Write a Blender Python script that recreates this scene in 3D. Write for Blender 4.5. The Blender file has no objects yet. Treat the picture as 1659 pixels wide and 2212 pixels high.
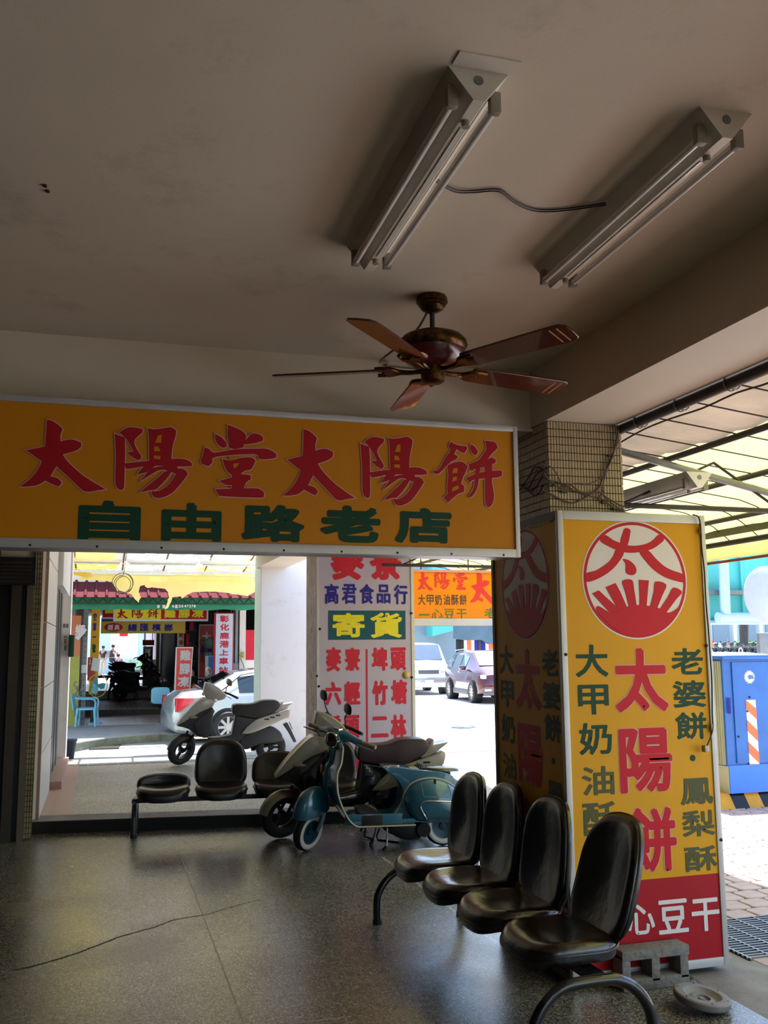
import bpy, bmesh, math, random
from mathutils import Matrix, Vector
PI=math.pi
random.seed(7)
S_=bpy.context.scene; COL=S_.collection
# ---------------------------------------------------------------- camera, sky, sun, exposure
def cam():
    yaw,pit,rol,f=math.radians(16.6),math.radians(8.06),math.radians(-.465),2034.
    fw=Vector((math.sin(yaw)*math.cos(pit),math.cos(yaw)*math.cos(pit),math.sin(pit)))
    r=Vector((math.cos(yaw),-math.sin(yaw),0)); u=r.cross(fw); c,s=math.cos(rol),math.sin(rol)
    R,U=r*c+u*s,u*c-r*s
    cd=bpy.data.cameras.new('camera'); o=bpy.data.objects.new('camera',cd); COL.objects.link(o)
    cd.sensor_fit='VERTICAL'; cd.sensor_height=36; cd.sensor_width=27; cd.lens=36*f/2212
    cd.clip_start=.05; cd.clip_end=500
    m=Matrix((R,U,-fw)).transposed().to_4x4(); m.translation=Vector((0,0,1.75)); o.matrix_world=m
    S_.camera=o
cam()
w=bpy.data.worlds.new('sky'); S_.world=w; w.use_nodes=True; nt=w.node_tree
sk=nt.nodes.new('ShaderNodeTexSky'); sk.sky_type='NISHITA'; sk.sun_disc=False
sk.sun_elevation=math.radians(66); sk.sun_rotation=math.radians(40); sk.air_density=1.0; sk.dust_density=1.0; sk.ozone_density=1.5
bg=nt.nodes['Background']; bg.inputs[1].default_value=.62
nt.links.new(sk.outputs[0],bg.inputs[0])
sd=bpy.data.lights.new('sun','SUN'); sd.energy=14; sd.angle=math.radians(.6); sd.color=(1,.97,.93)
so=bpy.data.objects.new('sun',sd); COL.objects.link(so)
SUN=Vector((.17,.24,1)).normalized()
so.rotation_euler=SUN.to_track_quat('Z','Y').to_euler(); so.location=(5,5,30)
S_.view_settings.view_transform='Standard'; S_.view_settings.look='None'
S_.view_settings.exposure=0.28; S_.view_settings.gamma=1; S_.view_settings.use_curve_mapping=False
S_.cycles.max_bounces=12; S_.cycles.diffuse_bounces=7; S_.cycles.caustics_reflective=False; S_.cycles.caustics_refractive=False
S_.cycles.sample_clamp_indirect=6
# ---------------------------------------------------------------- materials
def lin(h):
    if isinstance(h,str):
        c=[int(h[i:i+2],16)/255 for i in (0,2,4)]
        return tuple(((v+.055)/1.055)**2.4 if v>.04045 else v/12.92 for v in c)+(1,)
    return tuple(h)+(1,)
MC={}
def M(name,col,rough=.5,metal=0,noise=(8,.12),bump=None,coat=0,spec=.5,emit=0,alpha=1,kind=None,col2=None,tl=.45):
    if name in MC: return MC[name]
    m=bpy.data.materials.new(name); m.use_nodes=True; n=m.node_tree.nodes; L=m.node_tree.links
    b=n['Principled BSDF']; c=lin(col); MC[name]=m
    if name.startswith('sign_') or name in('lilac_panel','poster_red','faded_green'): spec,rough=.22,.5
    b.inputs['Roughness'].default_value=rough; b.inputs['Metallic'].default_value=metal
    b.inputs['Coat Weight'].default_value=coat; b.inputs['Specular IOR Level'].default_value=spec
    tc=n.new('ShaderNodeTexCoord')
    if emit: b.inputs['Emission Color'].default_value=c; b.inputs['Emission Strength'].default_value=emit
    if alpha<1: b.inputs['Alpha'].default_value=alpha
    no=n.new('ShaderNodeTexNoise'); no.inputs['Scale'].default_value=noise[0]; no.inputs['Detail'].default_value=5
    no.inputs['Roughness'].default_value=.65
    L.new(tc.outputs['Object'],no.inputs['Vector'])
    mp=n.new('ShaderNodeMapRange'); mp.inputs[1].default_value=.3; mp.inputs[2].default_value=.7
    L.new(no.outputs[0],mp.inputs[0])
    mx=n.new('ShaderNodeMix'); mx.data_type='RGBA'
    k=1-noise[1]
    mx.inputs[6].default_value=lin(col2) if col2 else (c[0]*k,c[1]*k,c[2]*k,1); mx.inputs[7].default_value=c
    L.new(mp.outputs[0],mx.inputs[0]); out=mx.outputs[2]
    if kind=='terrazzo':
        vo=n.new('ShaderNodeTexVoronoi'); vo.inputs['Scale'].default_value=130; L.new(tc.outputs['Object'],vo.inputs['Vector'])
        sp=n.new('ShaderNodeSeparateColor'); L.new(vo.outputs['Color'],sp.inputs[0])
        cr=n.new('ShaderNodeValToRGB'); e=cr.color_ramp; e.interpolation='CONSTANT'
        e.elements[0].position=0; e.elements[0].color=(.34,.33,.30,1)
        e.elements[1].position=.25; e.elements[1].color=(.75,.73,.67,1)
        for p,cc in ((.5,(1.15,1.12,1.05,1)),(.72,(.6,.55,.5,1)),(.85,(1.7,1.66,1.58,1)),(.95,(.15,.15,.15,1))):
            x=e.elements.new(p); x.color=cc
        L.new(sp.outputs[0],cr.inputs[0])
        m2=n.new('ShaderNodeMix'); m2.data_type='RGBA'; m2.blend_type='MULTIPLY'; m2.inputs[0].default_value=1
        L.new(out,m2.inputs[6]); L.new(cr.outputs[0],m2.inputs[7]); out=m2.outputs[2]
        n3=n.new('ShaderNodeTexNoise'); n3.inputs['Scale'].default_value=1.3; n3.inputs['Detail'].default_value=6
        L.new(tc.outputs['Object'],n3.inputs['Vector'])
        r3=n.new('ShaderNodeMapRange'); r3.inputs[1].default_value=.3;r3.inputs[2].default_value=.75;r3.inputs[3].default_value=rough-.06;r3.inputs[4].default_value=rough+.12
        L.new(n3.outputs[0],r3.inputs[0]); L.new(r3.outputs[0],b.inputs['Roughness'])
        bp=n.new('ShaderNodeBump'); bp.inputs['Strength'].default_value=.2; bp.inputs['Distance'].default_value=.004
        nb=n.new('ShaderNodeTexNoise'); nb.inputs['Scale'].default_value=150; nb.inputs['Detail'].default_value=3
        L.new(tc.outputs['Object'],nb.inputs['Vector'])
        L.new(nb.outputs[0],bp.inputs['Height']); L.new(bp.outputs[0],b.inputs['Normal'])
    if kind in('wood',):
        wv=n.new('ShaderNodeTexWave'); wv.inputs['Scale'].default_value=18; wv.inputs['Distortion'].default_value=3; wv.inputs['Detail'].default_value=3
        wv.bands_direction='Y'
        L.new(tc.outputs['Object'],wv.inputs['Vector'])
        m2=n.new('ShaderNodeMix'); m2.data_type='RGBA'; m2.blend_type='MULTIPLY'; m2.inputs[0].default_value=.5
        L.new(out,m2.inputs[6]); L.new(wv.outputs[0],m2.inputs[7]); out=m2.outputs[2]
    if kind=='stained':   # blotches and scratches with a shape of their own
        mu=n.new('ShaderNodeTexNoise'); mu.inputs['Scale'].default_value=2.2; mu.inputs['Detail'].default_value=9; mu.inputs['Roughness'].default_value=.75
        L.new(tc.outputs['Object'],mu.inputs['Vector'])
        r=n.new('ShaderNodeMapRange'); r.inputs[1].default_value=.56; r.inputs[2].default_value=.78; r.inputs[4].default_value=.5
        L.new(mu.outputs[0],r.inputs[0])
        m2=n.new('ShaderNodeMix'); m2.data_type='RGBA'; m2.inputs[7].default_value=(c[0]*.4,c[1]*.36,c[2]*.3,1)
        L.new(r.outputs[0],m2.inputs[0]); L.new(out,m2.inputs[6]); out=m2.outputs[2]
    if kind=='canvas':
        tr=n.new('ShaderNodeBsdfTranslucent'); ms=n.new('ShaderNodeMixShader'); ms.inputs[0].default_value=tl
        L.new(out,tr.inputs[0]); L.new(b.outputs[0],ms.inputs[1]); L.new(tr.outputs[0],ms.inputs[2]); L.new(ms.outputs[0],n['Material Output'].inputs[0])
    L.new(out,b.inputs['Base Color'])
    if bump:
        bp=n.new('ShaderNodeBump'); bp.inputs['Strength'].default_value=.5; bp.inputs['Distance'].default_value=bump[1]
        nb=n.new('ShaderNodeTexNoise'); nb.inputs['Scale'].default_value=bump[0]; nb.inputs['Detail'].default_value=4
        L.new(tc.outputs['Object'],nb.inputs['Vector']); L.new(nb.outputs[0],bp.inputs['Height']); L.new(bp.outputs[0],b.inputs['Normal'])
    return m
# ---------------------------------------------------------------- mesh builder
def catmull(P,n=4,closed=True):
    P=[Vector(p) for p in P]; N=len(P); out=[]
    for i in range(N if closed else N-1):
        a,b,c,d=(P[(i-1)%N],P[i],P[(i+1)%N],P[(i+2)%N]) if closed else (P[max(i-1,0)],P[i],P[i+1],P[min(i+2,N-1)])
        for k in range(n):
            t=k/n; out.append(.5*((2*b)+(c-a)*t+(2*a-5*b+4*c-d)*t*t+(3*b-a-3*c+d)*t**3))
    if not closed: out.append(P[-1])
    return out
class MB:
    def __init__(s): s.v=[]; s.f=[]; s.mi=[]; s.cur=0
    def add(s,vs,fs,mat=None):
        k=len(s.v)
        s.v+= [tuple((mat@Vector(p)) if mat else p) for p in vs]
        s.f+= [tuple(i+k for i in f) for f in fs]; s.mi+=[s.cur]*len(fs); return s
    def box(s,x0,x1,y0,y1,z0,z1,mat=None,b=0):
        if b:
            bm=bmesh.new(); 
            vs=[bm.verts.new(p) for p in ((x0,y0,z0),(x1,y0,z0),(x1,y1,z0),(x0,y1,z0),(x0,y0,z1),(x1,y0,z1),(x1,y1,z1),(x0,y1,z1))]
            for f in ((3,2,1,0),(4,5,6,7),(0,1,5,4),(1,2,6,5),(2,3,7,6),(3,0,4,7)): bm.faces.new([vs[i] for i in f])
            bmesh.ops.bevel(bm,geom=bm.edges[:],offset=b,segments=2,affect='EDGES',profile=.6)
            bm.verts.index_update(); s.add([v.co.copy() for v in bm.verts],[[v.index for v in f.verts] for f in bm.faces],mat); bm.free(); return s
        return s.add([(x0,y0,z0),(x1,y0,z0),(x1,y1,z0),(x0,y1,z0),(x0,y0,z1),(x1,y0,z1),(x1,y1,z1),(x0,y1,z1)],
              [(3,2,1,0),(4,5,6,7),(0,1,5,4),(1,2,6,5),(2,3,7,6),(3,0,4,7)],mat)
    def tube(s,P,r,n=8,closed=False,mat=None,sq=1):
        P=[Vector(p) for p in P]; N=len(P); rs=r if hasattr(r,'__len__') else [r]*N
        T=[]
        for i in range(N):
            a=P[(i-1)%N] if (closed or i>0) else P[i]; b=P[(i+1)%N] if (closed or i<N-1) else P[i]
            T.append((b-a).normalized())
        u=T[0].orthogonal().normalized()
        if abs(T[0].z)<.9: u=(Vector((0,0,1))-T[0]*T[0].z).normalized()
        vs=[]
        for i in range(N):
            u=(u-T[i]*u.dot(T[i])); u=u.normalized() if u.length>1e-6 else T[i].orthogonal().normalized()
            w=T[i].cross(u)
            for k in range(n):
                a=2*PI*(k+.5)/n; vs.append(P[i]+(u*math.cos(a)+w*math.sin(a)*sq)*rs[i])
        fs=[(i*n+k,i*n+(k+1)%n,((i+1)%N)*n+(k+1)%n,((i+1)%N)*n+k) for i in range(N if closed else N-1) for k in range(n)]
        if not closed: fs+= [tuple(range(n))[::-1],tuple((N-1)*n+k for k in range(n))]
        return s.add(vs,fs,mat)
    def cyl(s,a,b,r,r2=None,n=16,mat=None): return s.tube([a,b],[r,r if r2 is None else r2],n,mat=mat)
    def lathe(s,prof,n=32,mat=None,ax='Z',cap=True):
        vs=[]; 
        for r,z in prof:
            for k in range(n):
                a=2*PI*k/n; p=(r*math.cos(a),r*math.sin(a),z)
                if ax=='Y': p=(p[0],p[2],p[1])
                if ax=='X': p=(p[2],p[0],p[1])
                vs.append(p)
        N=len(prof); fs=[(i*n+k,i*n+(k+1)%n,(i+1)*n+(k+1)%n,(i+1)*n+k) for i in range(N-1) for k in range(n)]
        if cap and prof[0][0]>1e-5: fs.append(tuple(range(n))[::-1])
        if cap and prof[-1][0]>1e-5: fs.append(tuple((N-1)*n+k for k in range(n)))
        return s.add(vs,fs,mat)
    def rings(s,R,cap0=True,cap1=True,closed=True,mat=None):
        n=len(R[0]); vs=[p for r in R for p in r]; m=n if closed else n-1
        fs=[(i*n+k,i*n+(k+1)%n,(i+1)*n+(k+1)%n,(i+1)*n+k) for i in range(len(R)-1) for k in range(m)]
        if cap0: fs.append(tuple(range(n))[::-1])
        if cap1: fs.append(tuple((len(R)-1)*n+k for k in range(n)))
        return s.add(vs,fs,mat)
    def slab(s,poly,a,b,bev=0,plane='XZ',mat=None,seg=2):
        # poly of (p,q) extruded along the third axis from a to b
        def P3(p,t):
            return {'XZ':(p[0],t,p[1]),'YZ':(t,p[0],p[1]),'XY':(p[0],p[1],t)}[plane]
        bm=bmesh.new(); A=[bm.verts.new(P3(p,a)) for p in poly]; B=[bm.verts.new(P3(p,b)) for p in poly]; n=len(poly)
        fa=bm.faces.new(A); fb=bm.faces.new(B[::-1])
        for i in range(n): bm.faces.new((A[i],B[i],B[(i+1)%n],A[(i+1)%n]))
        bmesh.ops.recalc_face_normals(bm,faces=bm.faces[:])
        if bev:
            ed=list(set(fa.edges[:]+fb.edges[:]))
            bmesh.ops.bevel(bm,geom=ed,offset=bev,segments=seg,affect='EDGES',profile=.5,clamp_overlap=True)
        big=[f for f in bm.faces if len(f.verts)>4]
        if big: bmesh.ops.triangulate(bm,faces=big)
        bm.verts.index_update(); s.add([v.co.copy() for v in bm.verts],[[v.index for v in f.verts] for f in bm.faces],mat); bm.free(); return s
    def pillow(s,poly,h,p=2.5,back=0,mat=None,k=(1,.97,.9,.78,.6,.4,.2),cen=None,plane=None):
        # domed pad over an outline in (x,y), rising to z=h, flat underside at z=-back
        n=len(poly); cx=sum(q[0] for q in poly)/n; cy=sum(q[1] for q in poly)/n
        if cen: cx,cy=cen
        R=[[(q[0],q[1],-back) for q in poly]]
        for r in k: R.append([(cx+(q[0]-cx)*r,cy+(q[1]-cy)*r,h*max(0,1-r**p)**(1/p)) for q in poly])
        vs=[v for r in R for v in r]; c=len(vs); vs.append((cx,cy,h)); N=len(R)
        fs=[(i*n+j,i*n+(j+1)%n,(i+1)*n+(j+1)%n,(i+1)*n+j) for i in range(N-1) for j in range(n)]
        fs+=[((N-1)*n+j,(N-1)*n+(j+1)%n,c) for j in range(n)]; fs.append(tuple(range(n))[::-1])
        return s.add(vs,fs,mat)
    def ball(s,c,r,n=16,mat=None):
        rx,ry,rz=r if hasattr(r,'__len__') else (r,r,r); m=n//2; vs=[]
        for i in range(1,m):
            for k in range(n):
                a=PI*i/m; b=2*PI*k/n; vs.append((c[0]+rx*math.sin(a)*math.cos(b),c[1]+ry*math.sin(a)*math.sin(b),c[2]+rz*math.cos(a)))
        fs=[(i*n+k,i*n+(k+1)%n,(i+1)*n+(k+1)%n,(i+1)*n+k) for i in range(m-2) for k in range(n)]
        t=len(vs); vs+=[(c[0],c[1],c[2]+rz),(c[0],c[1],c[2]-rz)]
        fs+=[(t,(k+1)%n,k) for k in range(n)]+[(t+1,(m-2)*n+k,(m-2)*n+(k+1)%n) for k in range(n)]
        return s.add(vs,fs,mat)
WM={}
def T(name,label,cat,loc=(0,0,0),rz=0,group=None,mat=None):
    o=bpy.data.objects.new(name,None); COL.objects.link(o); o.empty_display_size=.1
    m=mat if mat else Matrix.Translation(loc)@Matrix.Rotation(rz,4,'Z'); o.matrix_world=m; WM[o.name]=m.copy()
    o['label']=label; o['category']=cat
    if group: o['group']=group
    return o
def O(name,mb,mat,parent=None,local=False,ang=38,label=None,cat=None,group=None,kind=None,weld=False):
    me=bpy.data.meshes.new(name); vs=mb.v
    if parent is not None and not local:
        inv=WM[parent.name].inverted(); vs=[tuple(inv@Vector(p)) for p in vs]
    me.from_pydata([tuple(v) for v in vs],[],mb.f)
    bm=bmesh.new(); bm.from_mesh(me)
    if weld: bmesh.ops.remove_doubles(bm,verts=bm.verts[:],dist=1e-4)
    bmesh.ops.recalc_face_normals(bm,faces=bm.faces[:])
    a=math.radians(ang)
    for f in bm.faces: f.smooth=True
    for e in bm.edges: e.smooth= len(e.link_faces)==2 and e.calc_face_angle(0)<a
    bm.to_mesh(me); bm.free()
    ms=mat if isinstance(mat,(list,tuple)) else [mat]
    for m in ms: me.materials.append(m)
    if len(ms)>1 and len(me.polygons)==len(mb.mi): me.polygons.foreach_set('material_index',mb.mi)
    o=bpy.data.objects.new(name,me); COL.objects.link(o)
    if parent is not None: o.parent=parent; WM[o.name]=WM[parent.name]
    else: WM[o.name]=Matrix()
    if label: o['label']=label
    if cat: o['category']=cat
    if group: o['group']=group
    if kind: o['kind']=kind
    return o
def struct(name,mb,mat,parent=None): return O(name,mb,mat,parent,kind=None if parent else 'structure')
def solo(name,mb,mat,label,cat,group=None): return O(name,mb,mat,None,label=label,cat=cat,group=group)
KIDS={}
def copy_tree(o,mat=None,label=None,parent=None):
    c=o.copy(); COL.objects.link(c); c.parent=parent
    if mat is not None: c.matrix_world=mat; WM[c.name]=mat.copy()
    else: WM[c.name]=WM[parent.name]
    if label: c['label']=label
    for ch in list(o.children): copy_tree(ch,None,None,c)
    return c
# ---------------------------------------------------------------- written characters as thin geometry
GL={}
def glyph(ch):
    if ch in GL: return GL[ch]
    cu=bpy.data.curves.new('g','FONT'); cu.body=ch; cu.size=1; cu.resolution_u=3; cu.fill_mode='FRONT'
    o=bpy.data.objects.new('g',cu); COL.objects.link(o); bpy.context.view_layer.update()
    me=o.evaluated_get(bpy.context.evaluated_depsgraph_get()).to_mesh()
    bm=bmesh.new(); bm.from_mesh(me); bmesh.ops.remove_doubles(bm,verts=bm.verts[:],dist=1e-5)
    bm.verts.index_update()
    vs=[(v.co.x,v.co.y) for v in bm.verts]; fs=[tuple(v.index for v in f.verts) for f in bm.faces]
    ed=[(e.verts[0].index,e.verts[1].index) for e in bm.edges if len(e.link_faces)==1]; bm.free()
    bpy.data.objects.remove(o); bpy.data.curves.remove(cu)
    x0=min(v[0] for v in vs);x1=max(v[0] for v in vs);y0=min(v[1] for v in vs);y1=max(v[1] for v in vs)
    GL[ch]=([((v[0]-x0)/max(x1-x0,.01),(v[1]-y0)/max(y1-y0,.01)) for v in vs],fs,ed); return GL[ch]
def face_mat(org,r,u=(0,0,1)):
    r=Vector(r);u=Vector(u);n=r.cross(u); m=Matrix((r,u,n)).transposed().to_4x4(); m.translation=Vector(org); return m
def put(parent,F,ch,box,mat,off=0.0,lift=.002,name='character',ang=40):
    # a glyph fitted to a box on a face, its strokes thickened by off x height with round ends
    v,f,ed=glyph(ch); x0,z0,x1,z1=box; d=off*max(z1-z0,x1-x0)
    if ch not in '一二' : x0+=d;z0+=d;x1-=d;z1-=d
    P=[(x0+p[0]*(x1-x0),z0+p[1]*(z1-z0)) for p in v]
    mb=MB(); mb.add([(p[0],p[1],lift) for p in P],f,F)
    if d>0:
        vs=[];fs=[];used=set();qi=0
        for a,b in ed:
            p,q=Vector(P[a]),Vector(P[b]); e=q-p
            if e.length<1e-6: continue
            n=Vector((-e.y,e.x)).normalized()*d; k=len(vs)
            qi+=1; h=lift+(qi%37)*1.2e-5; vs+=[tuple(w)+(h,) for w in (p-n,q-n,q+n,p+n)]; fs.append((k,k+1,k+2,k+3)); used.add(a)
        for i in used:
            p=P[i]; k=len(vs); vs+=[(p[0]+d*math.cos(t*PI/4),p[1]+d*math.sin(t*PI/4),lift+(i%31)*1.3e-5) for t in range(8)]; fs.append(tuple(range(k,k+8)))
        mb.add(vs,fs,F)
    return O(name,mb,mat,parent)
def poly_on(parent,F,poly,mat,lift=.002,name='emblem_shape',thick=.0015):
    mb=MB(); mb.slab([tuple(p) for p in poly],lift-thick,lift,plane='XY',mat=F); return O(name,mb,mat,parent)
def expand(poly,d):
    n=len(poly); A=sum(poly[i][0]*poly[(i+1)%n][1]-poly[(i+1)%n][0]*poly[i][1] for i in range(n)); sg=1 if A>0 else -1; out=[]
    for i in range(n):
        a,b,c=Vector(poly[i-1][:2]),Vector(poly[i][:2]),Vector(poly[(i+1)%n][:2])
        e1=(b-a); e2=(c-b)
        if e1.length<1e-6 or e2.length<1e-6: out.append(tuple(b)); continue
        e1.normalize();e2.normalize(); n1=Vector((e1.y,-e1.x))*sg;n2=Vector((e2.y,-e2.x))*sg; m=n1+n2
        m=m/max(m.length_squared,.6)*2 if m.length>1e-3 else n1
        out.append(tuple(b+m*d))
    return out
# ---------------------------------------------------------------- common materials
m_ceil=M('cream_plaster','cfc2ae',.75,noise=(1.5,.07),bump=(60,.001),kind='stained')
m_beam=M('beam_plaster','cfc1ab',.7,noise=(1.2,.08))
m_wall=M('cream_wall','dcd4c8',.65,noise=(2,.08))
m_white=M('white_wall','dcdcdc',.6,noise=(3,.05),kind='stained')
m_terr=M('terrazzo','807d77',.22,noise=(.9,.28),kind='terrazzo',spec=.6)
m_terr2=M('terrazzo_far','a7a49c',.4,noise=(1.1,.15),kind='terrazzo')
m_conc=M('stained_concrete','8b8580',.8,noise=(2.5,.45),col2='5c5552',bump=(40,.004))
m_curb=M('kerb_concrete','8f918c',.85,noise=(4,.3),bump=(30,.006))
m_moss=M('mossy_concrete','5c6647',.9,noise=(5,.5),col2='8a8c80',bump=(25,.01))
m_asph=M('asphalt','77797c',.85,noise=(6,.15),bump=(90,.004))
m_road=M('bright_road','d3d1cd',.8,noise=(3,.1))
m_pav=M('paver','b09a92',.8,noise=(9,.25),bump=(60,.003))
m_pav2=M('paver_joint','5b4d49',.9)
m_pink=M('pink_terrazzo','b08c80',.45,noise=(50,.2))
m_alu=M('white_aluminium','b9b8bb',.42,.25,noise=(6,.12))
m_alud=M('dull_aluminium','8f8b88',.4,.6)
m_yel=M('sign_yellow','bf7a06',.42,noise=(3,.06))
m_yel2=M('sign_yellow_bright','cf9508',.42,noise=(3,.05))
m_red=M('sign_red','bb0c24',.4,noise=(4,.08))
m_dred=M('sign_crimson','a00a1c',.42,noise=(4,.08))
m_grn=M('sign_green','0a3c2a',.45,noise=(4,.1))
m_pinkw=M('sign_pinkwhite','cf9c98',.5)
m_wsign=M('sign_white','d9d3d4',.5,noise=(2,.05))
m_blk=M('black_metal','0e0e10',.35,.4,noise=(10,.2))
m_dark=M('dark_door','15130f',.5,.2,noise=(5,.3))
m_steel=M('grey_steel','7d7f80',.45,.6,noise=(8,.2))
m_rust=M('dark_steel','3b3532',.55,.5,noise=(12,.4))
m_grout=M('grout','4d463c',.9)
m_tile=M('mosaic_tile','b09c7b',.3,noise=(25,.18))
m_wire=M('wire','1d1a18',.5)
m_wirew=M('pale_wire','6e6658',.5)
m_chrome=M('chrome','d8d8d8',.15,1,noise=(6,.08))
m_rub=M('rubber','0b0b0b',.65,noise=(20,.3))
def box(name,x0,x1,y0,y1,z0,z1,m,parent=None,b=0,**k):
    mb=MB(); mb.box(x0,x1,y0,y1,z0,z1,b=b); return O(name,mb,m,parent,**k)
def sbox(name,x0,x1,y0,y1,z0,z1,m,parent=None):
    mb=MB(); mb.box(x0,x1,y0,y1,z0,z1); return struct(name,mb,m,parent)
# ---------------------------------------------------------------- ground
def stepY(x): return 9.87+(x+.6)*-.149
mb=MB(); mb.slab([(-1.6,-5),(3.05,-5),(3.05,9.33),(-1.6,10.02)],-.25,0,plane='XY'); floor=struct('floor',mb,m_terr)
# crack and expansion joints in the floor
ck=[(-0.415,5.822),(-0.327,5.854),(-0.238,5.91),(-0.146,5.975),(-0.052,6.054),(0.057,6.163),(0.171,6.278),(0.266,6.339),(0.376,6.41),(0.493,6.529),(0.595,6.565),(0.724,6.594),(0.823,6.668),(0.968,6.772),(1.114,6.845)]
mb=MB()
for i in range(len(ck)-1):
    a,b=Vector(ck[i]),Vector(ck[i+1]); d=(b-a).normalized(); n=Vector((-d.y,d.x)); w0=.007*(1-i/len(ck))+.002; w1=.007*(1-(i+1)/len(ck))+.002
    for k in range(3):
        p=a.lerp(b,k/3)+n*random.uniform(-.006,.006)*(k>0); q=a.lerp(b,(k+1)/3)
        mb.add([tuple(p-n*w0)+(.0012,),tuple(p+n*w0)+(.0012,),tuple(q+n*w1)+(.0012,),tuple(q-n*w1)+(.0012,)],[(0,1,2,3)])
O('crack',mb,m_rub,floor)
m_joint=M('joint_strip','a5a095',.5)
jt=[(0.697,7.35),(0.684,6.704),(0.681,6.182),(0.679,5.595),(0.67,4.908)]
mb=MB()
x0=jt[0][0]; mb.box(jt[0][0]-.004,jt[0][0]+.004,-4,9.0,-.001,.0012); mb.box(.1,jt[0][0]+.5,4.63,4.634,-.001,.0008)
O('joint_strip',mb,m_joint,floor)
# raised far arcade floor
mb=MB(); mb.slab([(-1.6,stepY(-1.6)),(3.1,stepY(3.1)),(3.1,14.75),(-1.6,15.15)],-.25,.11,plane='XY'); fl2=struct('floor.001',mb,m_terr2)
mb=MB(); mb.slab([(-.58,stepY(-.58)),(3.05,stepY(3.05)),(3.05,stepY(3.05)+.32),(-.58,stepY(-.58)+.32)],.1,.116,plane='XY'); O('step_nosing',mb,m_conc,fl2)
mb=MB(); mb.slab([(-.58,stepY(-.58)+.32),(-.25,stepY(-.25)+.32),(-.25,14.7),(-.58,14.7)],.1,.115,plane='XY'); O('pink_border',mb,m_pink,fl2)
mb=MB(); mb.slab([(-.58,stepY(-.58)-.012),(3.05,stepY(3.05)-.012),(3.05,stepY(3.05)),(-.58,stepY(-.58))],0,.11,plane='XY'); O('step_riser',mb,m_dark,fl2)
random.seed(3)
for i in range(9):
    xx=-.55+i*.42; box('edge_tile',xx+.006,xx+.414,14.22,14.66,.1,.117,m_curb,fl2)
# sidewalk, alley, road
sbox('sidewalk',3.05,8.2,-6,15,-.3,-.004,m_pav2)
sw=bpy.data.objects['sidewalk']
mb=MB(); mb.slab([(3.05,-5),(3.5,-5),(3.62,5.4),(3.45,9.4),(3.45,14.7),(3.05,14.7)],-.01,.0,plane='XY'); O('concrete_strip',mb,m_conc,sw)
# block pavers, each its own piece where they can be told apart
pm=None; npv=0
for j in range(26):
    yy=4.3+j*.2
    for i in range(20):
        xx=3.62+i*.2+(j%2)*.1
        if xx/yy<.69 or xx/yy>1.02: continue
        if 3.5<xx<4.25 and 4.7<yy<5.5: continue
        if npv>=290: continue
        if pm is None:
            mb=MB(); mb.slab([(-.094,-.07),(-.07,-.094),(.07,-.094),(.094,-.07),(.094,.07),(.07,.094),(-.07,.094),(-.094,.07)],-.03,.004,bev=.006,plane='XY',seg=1)
            pm=O('paver',mb,m_pav,sw,local=True); o=pm
        else:
            o=pm.copy(); COL.objects.link(o)
        o.location=(xx,yy,random.uniform(-.002,.002)); o.rotation_euler=(random.uniform(-.01,.01),0,random.uniform(-.02,.02)); npv+=1
mb=MB()
for j in range(-20,55):
    for i in range(23):
        xx=3.62+i*.2+(j%2)*.1; yy=4.3+j*.2
        if yy<14.9 and not (.69<=xx/max(yy,.01)<=1.02 and 4.2<yy<9.4) and yy>-3 and not(3.5<xx<4.25 and 4.7<yy<5.5) and xx<8.1 : mb.box(xx-.094,xx+.094,yy-.094,yy+.094,-.03,.004)
o=O('paver',mb,m_pav,sw); o['kind']='stuff'
sbox('road',8.2,26,-10,15,-.4,-.15,m_road); sbox('kerb',8.05,8.2,-6,15,-.3,.006,m_curb)
sbox('road.004',3.6,26,15,20.3,-.4,-.15,m_road); sbox('alley',-6,3.6,15,20.3,-.4,-.149,m_asph); sbox('road.001',3.6,40,20.3,90,-.4,-.15,m_road)
sbox('gutter',-3,2.2,19.0,20.3,-.3,-.142,m_curb)
mb=MB(); mb.slab([(-0.167,18.947),(-0.141,19.64),(0.432,19.604),(0.368,18.914)],-.15,-.132,plane='XY')
solo('drain_grate',mb,m_rust,'dark drain grate in the pale gutter across the alley','grate')
# steel floor grate on the sidewalk
g=T('drain_grate','steel bar grating set in the pavers right of the pillar sign','grate',(3.5,4.72,0))
mb=MB(); mb.box(3.5,4.2,4.72,5.42,-.002,.0); O('pit',mb,m_blk,g)
for i in range(18):
    box('bar',3.5,4.2,4.735+i*.039,4.747+i*.039,0,.012,m_steel,g)
for i in range(6): box('cross_bar',3.51+i*.134,3.52+i*.134,4.72,5.42,.001,.013,m_alud,g)
# ---------------------------------------------------------------- ceiling, beams, walls
sbox('ceiling',-1.6,2.82,-5,15.2,3.33,3.6,m_ceil)
sbox('beam_street',2.36,2.81,-5,15.2,3.0,3.34,m_beam)
sbox('beam_cross',-1.6,2.37,4.9,5.25,2.98,3.34,m_beam)
sbox('trim_1',-1.6,2.37,4.895,4.9,2.975,2.99,m_wall)
sbox('building_mass',-8,2.82,-5,15.2,3.6,9,m_wall)
sbox('wall_back',-1.6,1.2,-5.2,-5,0,3.4,m_wall)
sbox('pillar_plain',2.36,2.81,-.6,-.1,0,3.0,m_wall)
sbox('wall_left',-1.6,-.95,-5,9.62,0,3.34,m_dark)
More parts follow.
